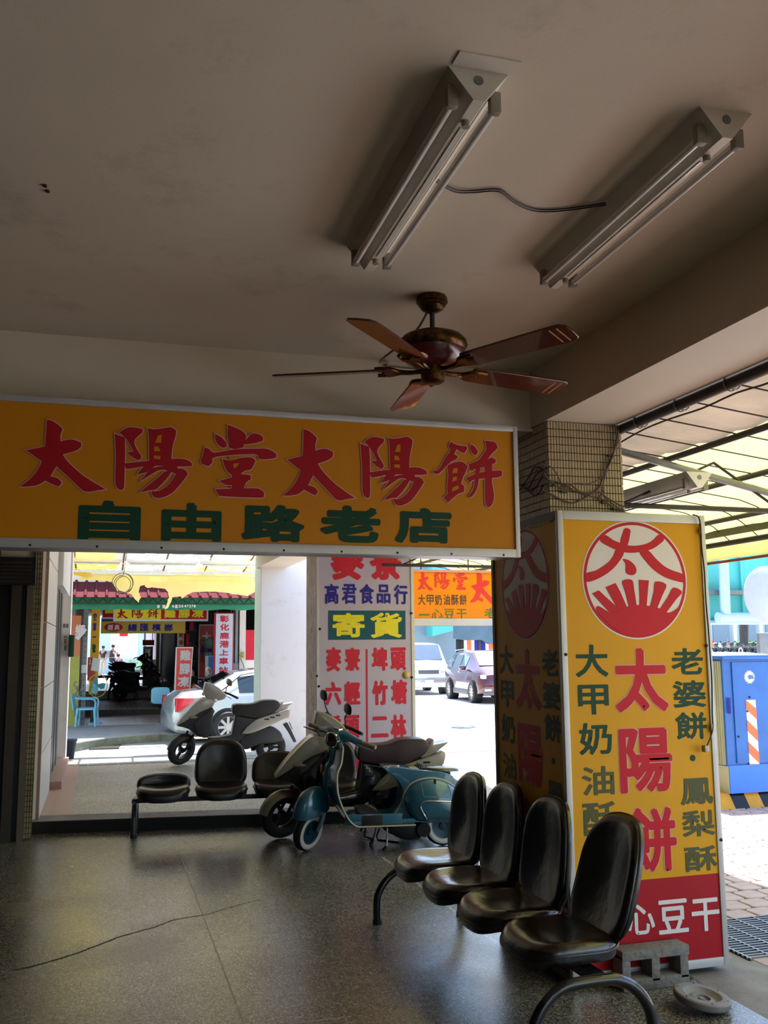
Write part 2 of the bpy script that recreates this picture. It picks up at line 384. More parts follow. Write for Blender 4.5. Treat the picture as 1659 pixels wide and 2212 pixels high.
# shop shutters on the left and their posts, seen edge on
wl=bpy.data.objects['wall_left']
ps=[(-0.894,1.29),(-0.828,1.288),(-0.743,1.286),(-0.694,1.285),(-0.639,1.284),(-0.572,1.282),(-0.514,1.281)]
zz=[p[0] for p in ps]
d1=T('shop_shutter','dark shop shutter and its frames at the left edge','shutter',(zz[0],9.6,0)); 
box('shutter_box',-.95,zz[4]+.02,9.45,9.6,2.34,2.6,m_dark,d1)
for k in range(6): box('slat',-.95,zz[4]-.02,9.44-.004*k,9.452,2.36+k*.035,2.385+k*.035,m_rust,d1)
box('door_leaf',-.95,zz[1],9.62,9.66,0,2.36,m_dark,d1)
box('frame_post',zz[1],zz[2],9.5,9.62,0,2.36,M('brown_frame','453b30',.4,.4),d1)
box('frame_post',zz[3],zz[4],9.54,9.62,0,2.36,M('brown_frame2','6b6053',.45,.3),d1)
box('track',zz[2],zz[3],9.6,9.64,0,2.36,m_blk,d1)
sbox('wall_left.001',-1.6,-.585,9.64,9.95,0,3.34,m_beam)
w1=bpy.data.objects['wall_left.001']
# tile strip on the narrow face
m_tilew=M('yellowed_tile','a8a078',.3,noise=(6,.4),col2='6b5b3a')
mb=MB(); mb.box(zz[4],zz[5]+.004,9.6,9.64,0,3.2); O('grout',mb,m_grout,w1)
mb=MB(); 
nx=3; ww=(zz[5]-zz[4])/nx; k=0
for j in range(64):
    for i in range(nx):
        mb.box(zz[4]+i*ww+.003,zz[4]+(i+1)*ww-.003,9.594,9.602,.012+j*.048,.052+j*.048)
o=O('tile',mb,m_tilew,w1); o['kind']='stuff'
wl2=sbox('wall_left.002',-1.6,-.56,9.95,14.9,0,3.34,m_wall)
m_stone=M('pale_stone','c9c5bd',.5,noise=(4,.08)); m_edge=M('pink_stone','8d7468',.5,noise=(10,.2))
for z0,z1 in ((.112,.72),(.73,1.36),(1.37,2.0),(2.01,2.64),(2.65,3.3)): box('stone_panel',-.6,-.53,10.0,11.95,z0,z1,m_stone,wl2); box('stone_edge',-.6,-.53,9.955,9.998,z0,z1,m_edge,wl2)
box('recess',-.575,-.552,12.0,14.3,.112,2.75,m_blk,wl2); 
for k in range(3): box('door_rail',-.56,-.54,12.3+k*.7,12.36+k*.7,.112,2.75,m_alud,wl2)
box('lintel',-.62,-.47,11.97,14.9,2.5,3.3,m_white,wl2)
box('threshold',-.6,-.4,12.0,14.6,.11,.2,m_pink,wl2)
sbox('wall_end',-1.2,-.445,14.5,15.0,0,3.34,m_white)
we=bpy.data.objects['wall_end']
# small notices printed on the end wall
if 0:
    pass
# alley-end pillar and second pillar
sbox('pillar_end',2.42,3.35,15.0,15.6,-.15,3.34,m_white)
pe=bpy.data.objects['pillar_end']; box('side_strip',2.405,2.42,15.0,15.6,-.15,3.34,M('greenish_strip','b9c3b4',.5),pe)

nb=MB()
for (x0,z0,x1,z1) in [(-0.545,2.099,-0.513,2.035),(-0.501,2.099,-0.469,2.035)]: pass
NF=face_mat((0,14.5,0),(1,0,0))
for c,b in zip('日日',[(-0.545,2.039,-0.515,2.095),(-0.503,2.039,-0.473,2.095)]): put(we,NF,c,b,m_rust,.05,.003)
for i,b in enumerate([(-0.53,1.892,-0.491,1.928),(-0.526,1.805,-0.489,1.88),(-0.519,1.712,-0.488,1.791)]): put(we,NF,'出租屋'[i],b,m_dred if i==1 else m_rust,.01,.003)
for x,y in [(-0.239,3.257),(-0.232,3.296)]:
    mb=MB(); mb.cyl((x,y,3.324),(x,y,3.332),.008,n=8); O('anchor_hole',mb,m_rust,bpy.data.objects['ceiling'])
# ---------------------------------------------------------------- near pillar with mosaic tiles
pil=T('tiled_pillar','street pillar clad in small beige mosaic tiles above the yellow sign','pillar',(2.6,4.95,0))
box('core',2.375,2.835,4.72,5.3,0,3.0,m_grout,pil)
mb=MB()
X0,X1=2.37,2.84; nc=26; pw=(X1-X0)/nc; ph=.0445; nr=int(.56/ph)+1
for j in range(nr):
    for i in range(nc): mb.box(X0+i*pw+.0022,X0+(i+1)*pw-.0022,4.712,4.724,2.998-(j+1)*ph+.0028,2.998-j*ph-.0028)
nc2=30; pw=.58/nc2
for j in range(nr):
    for i in range(nc2): mb.box(2.367,2.378,4.72+i*pw+.0022,4.72+(i+1)*pw-.0022,2.998-(j+1)*ph+.0028,2.998-j*ph-.0028)
o=O('tile',mb,m_tile,pil); o['kind']='stuff'
# ---------------------------------------------------------------- illuminated sign box round the pillar
SX0,SX1,SY0,SY1,SZ0,SZ1=2.365,3.30,4.617,5.55,.03,2.475
sg=T('pillar_sign_box','tall yellow sign box round the near pillar with red sun emblem','sign',(2.83,5.08,0))
box('cabinet',SX0+.012,SX1-.012,SY0+.012,SY1-.012,SZ0,SZ1-.01,m_alud,sg)
fw=.034
for (x,y) in ((SX0,SY0),(SX1-fw,SY0)): box('frame_rail',x,x+fw,y,y+fw,SZ0,SZ1,m_alu,sg,b=.004)
box('frame_rail',SX0+fw,SX1-fw,SY0,SY0+fw,SZ1-.05,SZ1,m_alu,sg,b=.004); box('frame_rail',SX0+fw,SX1-fw,SY0,SY0+fw,SZ0,SZ0+.045,m_alu,sg,b=.004)
m_fdk=M('dark_frame','5a5350',.5,.4)
box('frame_rail',SX0-.001,SX0+.03,SY0+fw,SY1-.03,SZ1-.045,SZ1,m_fdk,sg); box('frame_rail',SX0-.001,SX0+.03,SY0+fw,SY1-.03,SZ0,SZ0+.04,m_fdk,sg); box('frame_rail',SX0-.001,SX0+.03,SY1-.03,SY1,SZ0,SZ1,m_fdk,sg)
box('red_panel',SX0+fw,SX1-fw,SY0+.008,SY0+.02,SZ0+.045,.505,m_dred,sg); box('yellow_panel',SX0+fw,SX1-fw,SY0+.008,SY0+.02,.505,SZ1-.05,m_yel2,sg)
box('red_panel',SX0+.008,SX0+.02,SY0+fw,SY1-.03,SZ0+.04,.505,m_dred,sg); box('yellow_panel',SX0+.008,SX0+.02,SY0+fw,SY1-.03,.505,SZ1-.045,m_yel2,sg)
FF=face_mat((SX0,SY0+.008,0),(1,0,0)); FL=face_mat((SX0+.008,SY1,0),(0,-1,0))
cb=(1200,1080,1.954)
def relx(L): return [(b[0]-2.365,b[1],b[2]-2.365,b[3]) for b in L]
EY=4.617
left_b=relx([(2.448,1.572,2.643,1.745),(2.455,1.373,2.638,1.531),(2.453,1.163,2.648,1.33),(2.461,0.953,2.651,1.103),(2.457,0.749,2.657,0.919),(2.458,0.552,2.657,0.712)])
mid_b=relx([(2.679,1.379,3.006,1.723),(2.687,0.954,3.012,1.293),(2.705,0.54,3.014,0.875)])
right_b=relx([(3.039,1.575,3.24,1.721),(3.04,1.395,3.247,1.543),(3.045,1.223,3.243,1.37),(3.124,1.109,3.16,1.135),(3.054,0.873,3.258,1.014),(3.056,0.705,3.259,0.843),(3.059,0.524,3.262,0.654)])
bot_b=relx([(2.51,0.324,2.678,0.327),(2.694,0.231,2.858,0.384),(2.88,0.22,3.062,0.392),(3.084,0.214,3.258,0.382)])
circ=[(2.504,2.095),(3.167,2.103),(2.848,2.43),(2.814,1.773)]
cx=(circ[0][0]+circ[1][0])/2-2.365; cz=(circ[2][1]+circ[3][1])/2; RR=(circ[1][0]-circ[0][0]+circ[2][1]-circ[3][1])/4
E3=[[(0.3949999999999996,2.214),(0.4269999999999996,2.211),(0.45199999999999996,2.197),(0.472,2.176),(0.47899999999999965,2.155),(0.47299999999999986,2.136),(0.45599999999999996,2.126),(0.4349999999999996,2.126),(0.4159999999999999,2.134),(0.4089999999999998,2.149),(0.4109999999999996,2.168),(0.4099999999999997,2.191)],[(0.4139999999999997,2.384),(0.4299999999999997,2.389),(0.44599999999999973,2.383),(0.45199999999999996,2.368),(0.4309999999999996,2.295),(0.4039999999999999,2.28),(0.3839999999999999,2.305),(0.4039999999999999,2.364)],[(0.29899999999999993,2.345),(0.33699999999999974,2.321),(0.3839999999999999,2.304),(0.4309999999999996,2.292),(0.47299999999999986,2.29),(0.5209999999999999,2.296),(0.5639999999999996,2.309),(0.5979999999999999,2.329),(0.6259999999999999,2.354),(0.6469999999999998,2.352),(0.6649999999999996,2.329),(0.6279999999999997,2.299),(0.5949999999999998,2.279),(0.5539999999999998,2.265),(0.5029999999999997,2.255),(0.4549999999999996,2.25),(0.4079999999999999,2.252),(0.35599999999999987,2.265),(0.3099999999999996,2.283),(0.2589999999999999,2.312),(0.2779999999999996,2.338)],[(0.35699999999999976,2.267),(0.33799999999999963,2.232),(0.3059999999999996,2.196),(0.2629999999999999,2.168),(0.22099999999999964,2.146),(0.17099999999999982,2.134),(0.15799999999999992,2.109),(0.1719999999999997,2.085),(0.22399999999999975,2.098),(0.2759999999999998,2.122),(0.32399999999999984,2.153),(0.3679999999999999,2.195),(0.4049999999999998,2.251)],[(0.5029999999999997,2.256),(0.5379999999999998,2.207),(0.5779999999999998,2.166),(0.6239999999999997,2.134),(0.6819999999999999,2.108),(0.7729999999999997,2.089),(0.7909999999999999,2.112),(0.7679999999999998,2.138),(0.7069999999999999,2.156),(0.6539999999999999,2.181),(0.6029999999999998,2.223),(0.5569999999999999,2.267)],[(0.19699999999999962,2.022),(0.23899999999999988,2.039),(0.2759999999999998,2.007),(0.363,1.936),(0.35399999999999965,1.909),(0.3049999999999997,1.913),(0.2589999999999999,1.959)],[(0.2809999999999997,2.057),(0.34399999999999986,2.08),(0.371,2.033),(0.4079999999999999,1.95),(0.4229999999999996,1.923),(0.36499999999999977,1.918),(0.3219999999999996,1.987)],[(0.38699999999999957,2.092),(0.4469999999999996,2.099),(0.45799999999999974,2.048),(0.46899999999999986,1.96),(0.46999999999999975,1.927),(0.42799999999999994,1.927),(0.4189999999999996,1.959),(0.4029999999999996,2.029)],[(0.49099999999999966,2.1),(0.5539999999999998,2.097),(0.5439999999999996,2.034),(0.5319999999999996,1.955),(0.5229999999999997,1.927),(0.48599999999999977,1.927),(0.49099999999999966,2.001)],[(0.5959999999999996,2.091),(0.6639999999999997,2.075),(0.6339999999999999,2.012),(0.5979999999999999,1.942),(0.5859999999999999,1.914),(0.5489999999999999,1.918),(0.5569999999999999,1.96),(0.5819999999999999,2.035)],[(0.7089999999999996,2.059),(0.7629999999999999,2.035),(0.7239999999999998,1.994),(0.6669999999999998,1.932),(0.6389999999999998,1.909),(0.6069999999999998,1.918),(0.6219999999999999,1.946),(0.6709999999999998,2.007)],[(0.23299999999999965,1.954),(0.3129999999999997,1.913),(0.36099999999999977,1.934),(0.4189999999999996,1.953),(0.48199999999999976,1.96),(0.5509999999999997,1.955),(0.6139999999999999,1.942),(0.6709999999999998,1.918),(0.726,1.942),(0.7439999999999998,1.956),(0.702,1.891),(0.6459999999999999,1.844),(0.5799999999999996,1.812),(0.5159999999999996,1.794),(0.4469999999999996,1.79),(0.3799999999999999,1.804),(0.32499999999999973,1.831),(0.2649999999999997,1.877),(0.22099999999999964,1.931)]]
m_fade=M('faded_green','4e5232',.5,noise=(4,.1))
def disc(F,parent,c,r0,r1,m,lift,n=56,name='emblem_ring'):
    mb=MB(); vs=[];R=(r0,r1)
    for r in R:
        for k in range(n): a=2*PI*k/n; vs.append((c[0]+r*math.cos(a),c[1]+r*math.sin(a),lift))
    fs=[(k,(k+1)%n,n+(k+1)%n,n+k) for k in range(n)]
    if r0==0: vs=[(c[0],c[1],lift)]+vs[n:]; fs=[(0,1+k,1+(k+1)%n) for k in range(n)]
    mb.add(vs,fs,F); return O(name,mb,m,parent)
for F,pf,dk in ((FF,'','f'),(FL,'','l')):
    disc(F,sg,(cx,cz),0,RR,m_wsign,.001,name='emblem_disc'); disc(F,sg,(cx,cz),RR*.925,RR*.975,m_red,.002)
    for i,q in enumerate(E3): poly_on(sg,F,[(a,b) for a,b in catmull(q,3)] if len(q)>7 else q,m_red,.0025+i*.00012)
    for i,(c,b) in enumerate(zip('大甲奶油酥餅',left_b)): put(sg,F,c,b,m_grn if i<3 else m_fade,.02)
    for c,b in zip('太陽餅',mid_b): put(sg,F,c,(b[0]-.004,b[1]-.004,b[2]+.004,b[3]+.004),m_pinkw,.046,.0012); put(sg,F,c,b,m_red,.03,.0024)
    for c,b in zip('老婆餅.鳳梨酥',right_b):
        if c=='.': disc(F,sg,((b[0]+b[2])/2,(b[1]+b[3])/2),0,.017,m_grn,.002,name='dot')
        else: put(sg,F,c,b,m_fade if c in '鳳梨酥' else m_grn,.02)
    for c,b in zip('一心豆干',bot_b): put(sg,F,c,b,m_wsign,.022)
for z in [1.694,1.734,0.679]:
    pass
mb=MB()
for (x,z) in [(2.387,1.694),(3.264,1.734),(3.289,0.68)]: mb.lathe([(0,-.008),(.008,-.006),(.009,0)],10,Matrix.Translation((x,4.617,z)),ax='Y')
O('screw',mb,m_blk,sg)['kind']='stuff'
# cable clipped down the right rail, ending in a small plug
mb=MB(); 
cp=[(3.211,2.474),(3.246,2.462),(3.257,2.41),(3.257,2.288),(3.266,2.153),(3.265,1.992),(3.271,1.833),(3.273,1.701),(3.275,1.543),(3.266,1.362),(3.264,1.285),(3.247,1.234),(3.222,1.19)]
mb.tube(catmull([(a,4.6,b) for a,b in cp],4,False),.0042,6)
cb_=solo('sign_cable',mb,m_wire,'brown cable running down the right edge of the pillar sign','cable')
pc=[(3.197,1.174)][0]
box('plug',pc[0]-.014,pc[0]+.014,4.565,4.6,pc[1]-.018,pc[1]+.018,m_alud,cb_,b=.004)
for q in [(3.267,2.386),(3.27,1.282)]: box('clip',q[0]-.014,q[0]+.016,4.598,4.612,q[1]-.022,q[1]+.022,m_alu,cb_,b=.003)
# ---------------------------------------------------------------- long yellow sign under the cross beam
HY=4.68
hs=T('hanging_sign','long orange-yellow sign with red brush characters hung under the ceiling beam','sign',(.6,4.78,2.1))
hx0,hx1=-.75,[(2.164,2.942),(2.13,2.94)][0][0]; zt=[(-0.5,2.932),(2.15,2.953),(-0.466,2.194),(2.129,2.237)]
za=(zt[0][1]+zt[1][1])/2; zb=(zt[2][1]+zt[3][1])/2
box('cabinet',hx0,hx1-.004,HY+.01,HY+.2,zb+.003,za-.003,m_alud,hs)
box('frame_rail',hx0,hx1,HY-.012,HY+.03,za-.03,za,m_alu,hs,b=.003); box('frame_rail',hx0,hx1,HY-.012,HY+.03,zb,zb+.045,m_alu,hs,b=.003)
box('frame_rail',hx1-.026,hx1+.0005,HY-.013,HY+.03,zb+.001,za-.001,m_alu,hs,b=.003)
box('face_panel',hx0,hx1-.02,HY,HY+.012,zb+.04,za-.028,m_yel,hs)
mb=MB(); 
for k in range(9): mb.lathe([(0,-.005),(.005,-.003),(.006,0)],8,Matrix.Translation((hx1-.1-k*.3,HY-.012,zb+.012)),ax='Y')
O('screw',mb,m_blk,hs)['kind']='stuff'
for k in range(8): box('beam_hook',hx1-.2-k*.33,hx1-.19-k*.33,HY+.03,4.9,za-.006,za+.004,m_rust,hs)
HF=face_mat((0,HY,0),(1,0,0))
gr=[(-0.126,2.259,0.163,2.452),(0.261,2.263,0.552,2.454),(0.652,2.27,0.971,2.46),(1.055,2.276,1.376,2.468),(1.453,2.28,1.772,2.471)]
for c,b in zip('自由路老店',gr): put(hs,HF,c,b,m_grn,.036,.002)
BR={}
BR['太']=[[(-0.372,2.679),(-0.289,2.701),(-0.287,2.771),(-0.286,2.828),(-0.274,2.832),(-0.24,2.816),(-0.213,2.791),(-0.222,2.762),(-0.22,2.729),(-0.192,2.739),(-0.161,2.741),(-0.126,2.729),(-0.128,2.706),(-0.155,2.686),(-0.208,2.667),(-0.18,2.629),(-0.109,2.567),(-0.007,2.506),(-0.045,2.499),(-0.103,2.492),(-0.154,2.537),(-0.197,2.575),(-0.234,2.609),(-0.248,2.581),(-0.261,2.559),(-0.226,2.55),(-0.207,2.53),(-0.22,2.51),(-0.244,2.519),(-0.282,2.537),(-0.322,2.511),(-0.392,2.503),(-0.342,2.549),(-0.311,2.599),(-0.301,2.63),(-0.328,2.648)]]
BR['陽']=[[(0.028,2.782),(0.051,2.773),(0.075,2.768),(0.079,2.717),(0.08,2.584),(0.079,2.518),(0.065,2.505),(0.039,2.532),(0.037,2.664)],[(0.051,2.79),(0.094,2.818),(0.157,2.813),(0.158,2.796),(0.125,2.761),(0.125,2.727),(0.155,2.679),(0.152,2.662),(0.134,2.659),(0.085,2.692),(0.119,2.698),(0.1,2.734),(0.075,2.768)],[(0.18,2.819),(0.214,2.815),(0.254,2.822),(0.294,2.83),(0.32,2.814),(0.319,2.793),(0.304,2.728),(0.3,2.662),(0.25,2.66),(0.194,2.654),(0.19,2.781)],[(0.079,2.637),(0.178,2.653),(0.266,2.666),(0.354,2.673),(0.396,2.658),(0.401,2.64),(0.363,2.635),(0.202,2.631),(0.1,2.611),(0.084,2.617)],[(0.174,2.629),(0.226,2.634),(0.187,2.601),(0.14,2.585)],[(0.207,2.618),(0.282,2.635),(0.331,2.635),(0.331,2.618),(0.251,2.613),(0.207,2.589),(0.149,2.547),(0.178,2.584)],[(0.251,2.62),(0.356,2.623),(0.382,2.597),(0.353,2.554),(0.318,2.51),(0.286,2.486),(0.246,2.472),(0.218,2.48),(0.209,2.506),(0.245,2.508),(0.293,2.543),(0.325,2.596)],[(0.271,2.605),(0.303,2.606),(0.272,2.559),(0.229,2.515),(0.205,2.51),(0.154,2.497),(0.189,2.53),(0.24,2.574)]]
BRH={'陽':[[(0.234,2.785),(0.251,2.789),(0.25,2.749),(0.219,2.747)],[(0.216,2.727),(0.236,2.728),(0.247,2.707),(0.216,2.704)],[(0.215,2.683),(0.247,2.682),(0.246,2.665),(0.216,2.668)]],
'堂':[[(0.604,2.66),(0.635,2.665),(0.618,2.64),(0.607,2.641)],[(0.577,2.698),(0.604,2.701),(0.601,2.679),(0.586,2.681)]],
'餅':[[(1.785,2.691),(1.811,2.694),(1.808,2.668),(1.778,2.663)],[(1.783,2.643),(1.804,2.647),(1.804,2.627),(1.775,2.617)],[(1.776,2.585),(1.812,2.6),(1.814,2.581),(1.776,2.563)],[(1.938,2.684),(1.964,2.703),(1.959,2.682),(1.932,2.67)]]}
BR['堂']=[[(0.576,2.858),(0.609,2.848),(0.643,2.834),(0.668,2.806),(0.654,2.747),(0.61,2.736),(0.583,2.743),(0.575,2.803)],[(0.512,2.808),(0.542,2.794),(0.569,2.764),(0.568,2.744),(0.545,2.741),(0.517,2.77)],[(0.656,2.771),(0.694,2.818),(0.728,2.82),(0.755,2.804),(0.754,2.787),(0.711,2.771),(0.662,2.763)],[(0.462,2.737),(0.485,2.729),(0.512,2.712),(0.61,2.734),(0.712,2.743),(0.78,2.745),(0.823,2.721),(0.822,2.703),(0.785,2.693),(0.734,2.692),(0.712,2.715),(0.519,2.692),(0.501,2.662),(0.482,2.642),(0.453,2.651),(0.445,2.669),(0.454,2.694)],[(0.552,2.681),(0.594,2.677),(0.644,2.693),(0.695,2.697),(0.717,2.681),(0.696,2.637),(0.664,2.628),(0.645,2.613),(0.595,2.605),(0.565,2.638)],[(0.599,2.619),(0.645,2.626),(0.646,2.609),(0.692,2.606),(0.695,2.585),(0.671,2.567),(0.66,2.537),(0.731,2.539),(0.763,2.519),(0.761,2.498),(0.731,2.492),(0.555,2.493),(0.534,2.502),(0.517,2.527),(0.596,2.533),(0.599,2.551),(0.567,2.552),(0.537,2.57),(0.599,2.59)]]
BR['餅']=[[(1.775,2.838),(1.808,2.821),(1.865,2.817),(1.867,2.802),(1.85,2.778),(1.828,2.785),(1.807,2.799),(1.792,2.77),(1.814,2.759),(1.803,2.741),(1.773,2.727),(1.718,2.673),(1.695,2.656),(1.669,2.662),(1.671,2.671),(1.705,2.685),(1.742,2.746),(1.771,2.787),(1.763,2.812)],[(1.763,2.711),(1.831,2.731),(1.869,2.707),(1.862,2.688),(1.837,2.635),(1.829,2.609),(1.847,2.597),(1.844,2.563),(1.81,2.553),(1.751,2.502),(1.727,2.53),(1.752,2.555),(1.748,2.58),(1.756,2.649),(1.754,2.691)],[(1.888,2.829),(1.911,2.82),(1.931,2.79),(1.918,2.768),(1.898,2.78),(1.886,2.805)],[(1.974,2.854),(2.026,2.85),(2.043,2.834),(2.044,2.814),(2.006,2.777),(1.973,2.736),(1.931,2.717),(1.894,2.681),(1.88,2.693),(1.876,2.719),(1.932,2.743),(1.969,2.788),(1.981,2.815)],[(1.881,2.706),(1.968,2.736),(2.007,2.762),(2.033,2.752),(2.034,2.735),(1.995,2.716),(1.912,2.694),(1.88,2.684)],[(1.858,2.64),(1.93,2.672),(2.05,2.692),(2.07,2.682),(2.068,2.664),(2.04,2.652),(1.911,2.637),(1.879,2.615)],[(1.917,2.716),(1.942,2.709),(1.926,2.605),(1.9,2.552),(1.877,2.536),(1.874,2.547),(1.903,2.595)],[(1.968,2.736),(2.007,2.755),(2.013,2.712),(2.009,2.625),(2.019,2.557),(2.008,2.505),(1.985,2.485),(1.967,2.512),(1.968,2.641)]]
def smooth_poly(q,n=3):
    # Catmull-Rom but keep sharp corners
    N=len(q); out=[]
    for i in range(N):
        a,b,c,d=[Vector(q[(i+k)%N]) for k in (-1,0,1,2)]
        def ang(p,q_,r): return (q_-p).angle(r-q_,0)
        ta=Vector((0,0)) if ang(a,b,c)>1.0 else (c-a)*.5
        tb=Vector((0,0)) if ang(b,c,d)>1.0 else (d-b)*.5
        for k in range(n):
            t=k/n; out.append(tuple(b*(2*t**3-3*t*t+1)+ta*(t**3-2*t*t+t)+c*(-2*t**3+3*t*t)+tb*(t**3-t*t)))
    return out
def brush(parent,F,ch,fn,mr,mo,lift=.002,d=.006,mh=None):
    mb=MB(); mo_=MB()
    for i,q in enumerate(BR[ch]):
        q=smooth_poly([fn(p) for p in q])
        mb.slab(q,lift-.001,lift+.00008*i,plane='XY',mat=F)
        if mo: mo_.slab(expand(q,d),lift-.003,lift-.0012+.00008*i,plane='XY',mat=F)
    if mo: O('character_outline',mo_,mo,parent)
    o=O('character',mb,mr,parent)
    if ch in BRH:
        mb=MB()
        for i,q in enumerate(BRH[ch]): mb.slab([fn(p) for p in q],lift,lift+.0012,plane='XY',mat=F)
        O('character_counter',mb,mh,parent)
def bb(ch):
    P=[p for q in BR[ch] for p in q]; return min(p[0] for p in P),min(p[1] for p in P),max(p[0] for p in P),max(p[1] for p in P)
def mapto(ch,box):
    a=bb(ch); return lambda p:(box[0]+(p[0]-a[0])/(a[2]-a[0])*(box[2]-box[0]),box[1]+(p[1]-a[1])/(a[3]-a[1])*(box[3]-box[1]))
idn=lambda p:tuple(p)
b2=[(0.86,2.495,1.236,2.858),(1.268,2.477,1.635,2.851)]
for ch,fn in (('太',idn),('陽',idn),('堂',idn),('太',mapto('太',b2[0])),('陽',mapto('陽',b2[1])),('餅',idn)):
    brush(hs,HF,ch,fn,m_dred,m_pinkw,.005,.0045,m_yel)
# ---------------------------------------------------------------- second pillar with the white route poster
PYY=9.95
px_=[(2.205,1.846),(3.298,1.84)]
PX0,PX1=px_[0][0],px_[1][0]
sbox('pillar_core',2.38,2.8,10.0,10.4,.1,3.0,m_wall)
pp=T('route_sign_box','tall white sign box with red and blue characters on the second pillar','sign',(2.7,10.2,0))
box('cabinet',PX0,PX1,PYY+.01,PYY+.55,.11,2.86,M('peeling_side','a37f76',.6,noise=(9,.6),col2='cfc7c2'),pp)
box('face_panel',PX0+.01,PX1-.02,PYY-.002,PYY+.01,.13,2.84,M('lilac_panel','b3a8b8',.5,noise=(1.5,.05)),pp)
box('frame_rail',PX0,PX0+.02,PYY-.012,PYY+.02,.11,2.86,m_alu,pp); box('frame_rail',PX1-.03,PX1+.005,PYY-.012,PYY+.03,.11,2.86,M('cream_frame','cfc9ba',.5),pp)
m_blue=M('sign_blue','251f86',.45); m_teal=M('sign_teal','0e5260',.45); m_lem=M('sign_lemon','e8d92a',.45); m_red3=M('poster_red','c41f35',.45)
PF=face_mat((0,PYY-.002,0),(1,0,0))
def many(parent,F,s,boxes,m,off,lift=.003,**k):
    for c,b in zip(s,boxes): put(parent,F,c,b,m,off,lift,**k)
many(pp,PF,'麥寮',[(2.357,2.457,2.732,2.865),(2.8,2.463,3.165,2.875)],m_red3,.045)
many(pp,PF,'高君食品行',[(2.289,2.197,2.446,2.413),(2.48,2.198,2.646,2.415),(2.68,2.199,2.844,2.417),(2.875,2.205,3.032,2.413),(3.072,2.195,3.231,2.415)],m_blue,.028)
q=[(2.33,1.813,3.202,2.127)][0]
poly_on(pp,PF,[(q[0],q[1]),(q[2],q[1]),(q[2],q[3]),(q[0],q[3])],m_teal,.003,'green_panel')
many(pp,PF,'寄貨',[(2.375,1.838,2.735,2.102),(2.8,1.83,3.159,2.105)],m_lem,.028,.005)
many(pp,PF,'麥寮埤頭六輕竹塘橋頭二林台勢',[(2.303,1.477,2.475,1.733),(2.513,1.481,2.685,1.731),(2.814,1.476,2.994,1.729),(3.026,1.477,3.204,1.727),(2.297,1.124,2.474,1.372),(2.505,1.118,2.683,1.369),(2.816,1.111,2.991,1.372),(3.031,1.116,3.211,1.381),(2.304,0.777,2.471,1.02),(2.504,0.772,2.674,1.015),(2.81,0.779,2.988,0.984),(3.023,0.745,3.2,1.006),(2.304,0.417,2.471,0.657),(2.504,0.405,2.673,0.651)],m_red3,.04)
many(pp,PF,'二林',[(0.906,2.613,0.907,2.614)][:0],m_red3,.04)
q=[(2.747,0.29,2.766,1.711)][0]
poly_on(pp,PF,[(q[0],q[1]),(q[2],q[1]),(q[2],q[3]),(q[0],q[3])],m_red3,.003,'divider_line')
mb=MB(); c=[(3.204,1.428)][0]
mb.lathe([(0,-.035),(.02,-.034),(.038,-.02),(.045,0)],16,Matrix.Translation((c[0],PYY-.002,c[1])),ax='Y'); O('yellow_knob',mb,M('knob_yellow','c9a860',.3),pp)
mb=MB()
for x,z in [(2.237,1.929),(2.225,1.325),(3.269,2.099),(3.266,1.401),(2.203,1.434)]: mb.lathe([(0,-.016),(.013,-.012),(.014,0)],8,Matrix.Translation((x,PYY-.008,z)),ax='Y')
O('screw',mb,m_blk,pp)['kind']='stuff'
# ---------------------------------------------------------------- orange sign under the street awning
oy=10.5
ob=[(3.491,2.622),(3.483,1.972),(4.57,1.998)]
os_=T('awning_sign','bright orange sign with red brush characters hung under the street awning','sign',(4.1,10.55,2))
ox0,ox1=3.28,4.95; oz0,oz1=ob[1][1],ob[0][1]
box('face_panel',ox0,ox1,oy,oy+.01,oz0,oz1,M('sign_orange','ef8a00',.4,noise=(2,.05)),os_)
box('frame_rail',ox0,ox1,oy-.02,oy+.14,oz0,oz0+.085,m_alu,os_); box('frame_rail',ox0,ox1,oy-.02,oy+.14,oz1-.02,oz1+.01,m_pinkw,os_)
box('frame_rail',ox0-.03,ox0,oy-.02,oy+.14,oz0,oz1,m_alu,os_); box('cabinet',ox0,ox1,oy+.01,oy+.13,oz0,oz1,m_alud,os_)
for x in (3.6,4.2,4.7): mb=MB(); mb.tube([(x,oy+.06,oz1),(x,oy+.06,2.96)],.008,6); O('hanger_rod',mb,m_rust,os_)
OF=face_mat((0,oy,0),(1,0,0))
for ch,b in zip('太陽堂太',[(3.531,2.387,3.732,2.605),(3.743,2.4,3.942,2.611),(3.979,2.399,4.17,2.621),(4.184,2.234,4.557,2.615)]): brush(os_,OF,ch,mapto(ch,b),M('bright_red','dd1a22',.4),None,.004,mh=MC['sign_orange'])
many(os_,OF,'大甲奶油酥餅',[(3.538,2.214,3.629,2.338),(3.645,2.214,3.731,2.336),(3.747,2.214,3.834,2.339),(3.854,2.215,3.937,2.34),(3.953,2.215,4.045,2.341),(4.057,2.216,4.149,2.341)],M('sign_brown','5a4a3a',.5),.012)
m_olv=M('sign_olive','5b7a3a',.5)
many(os_,OF,'一心豆干老店',[(3.549,2.094,3.676,2.109),(3.704,2.043,3.842,2.167),(3.858,2.05,3.993,2.171),(4.013,2.05,4.145,2.171),(4.368,2.06,4.56,2.186),(4.603,2.06,4.798,2.187)],m_olv,.012)
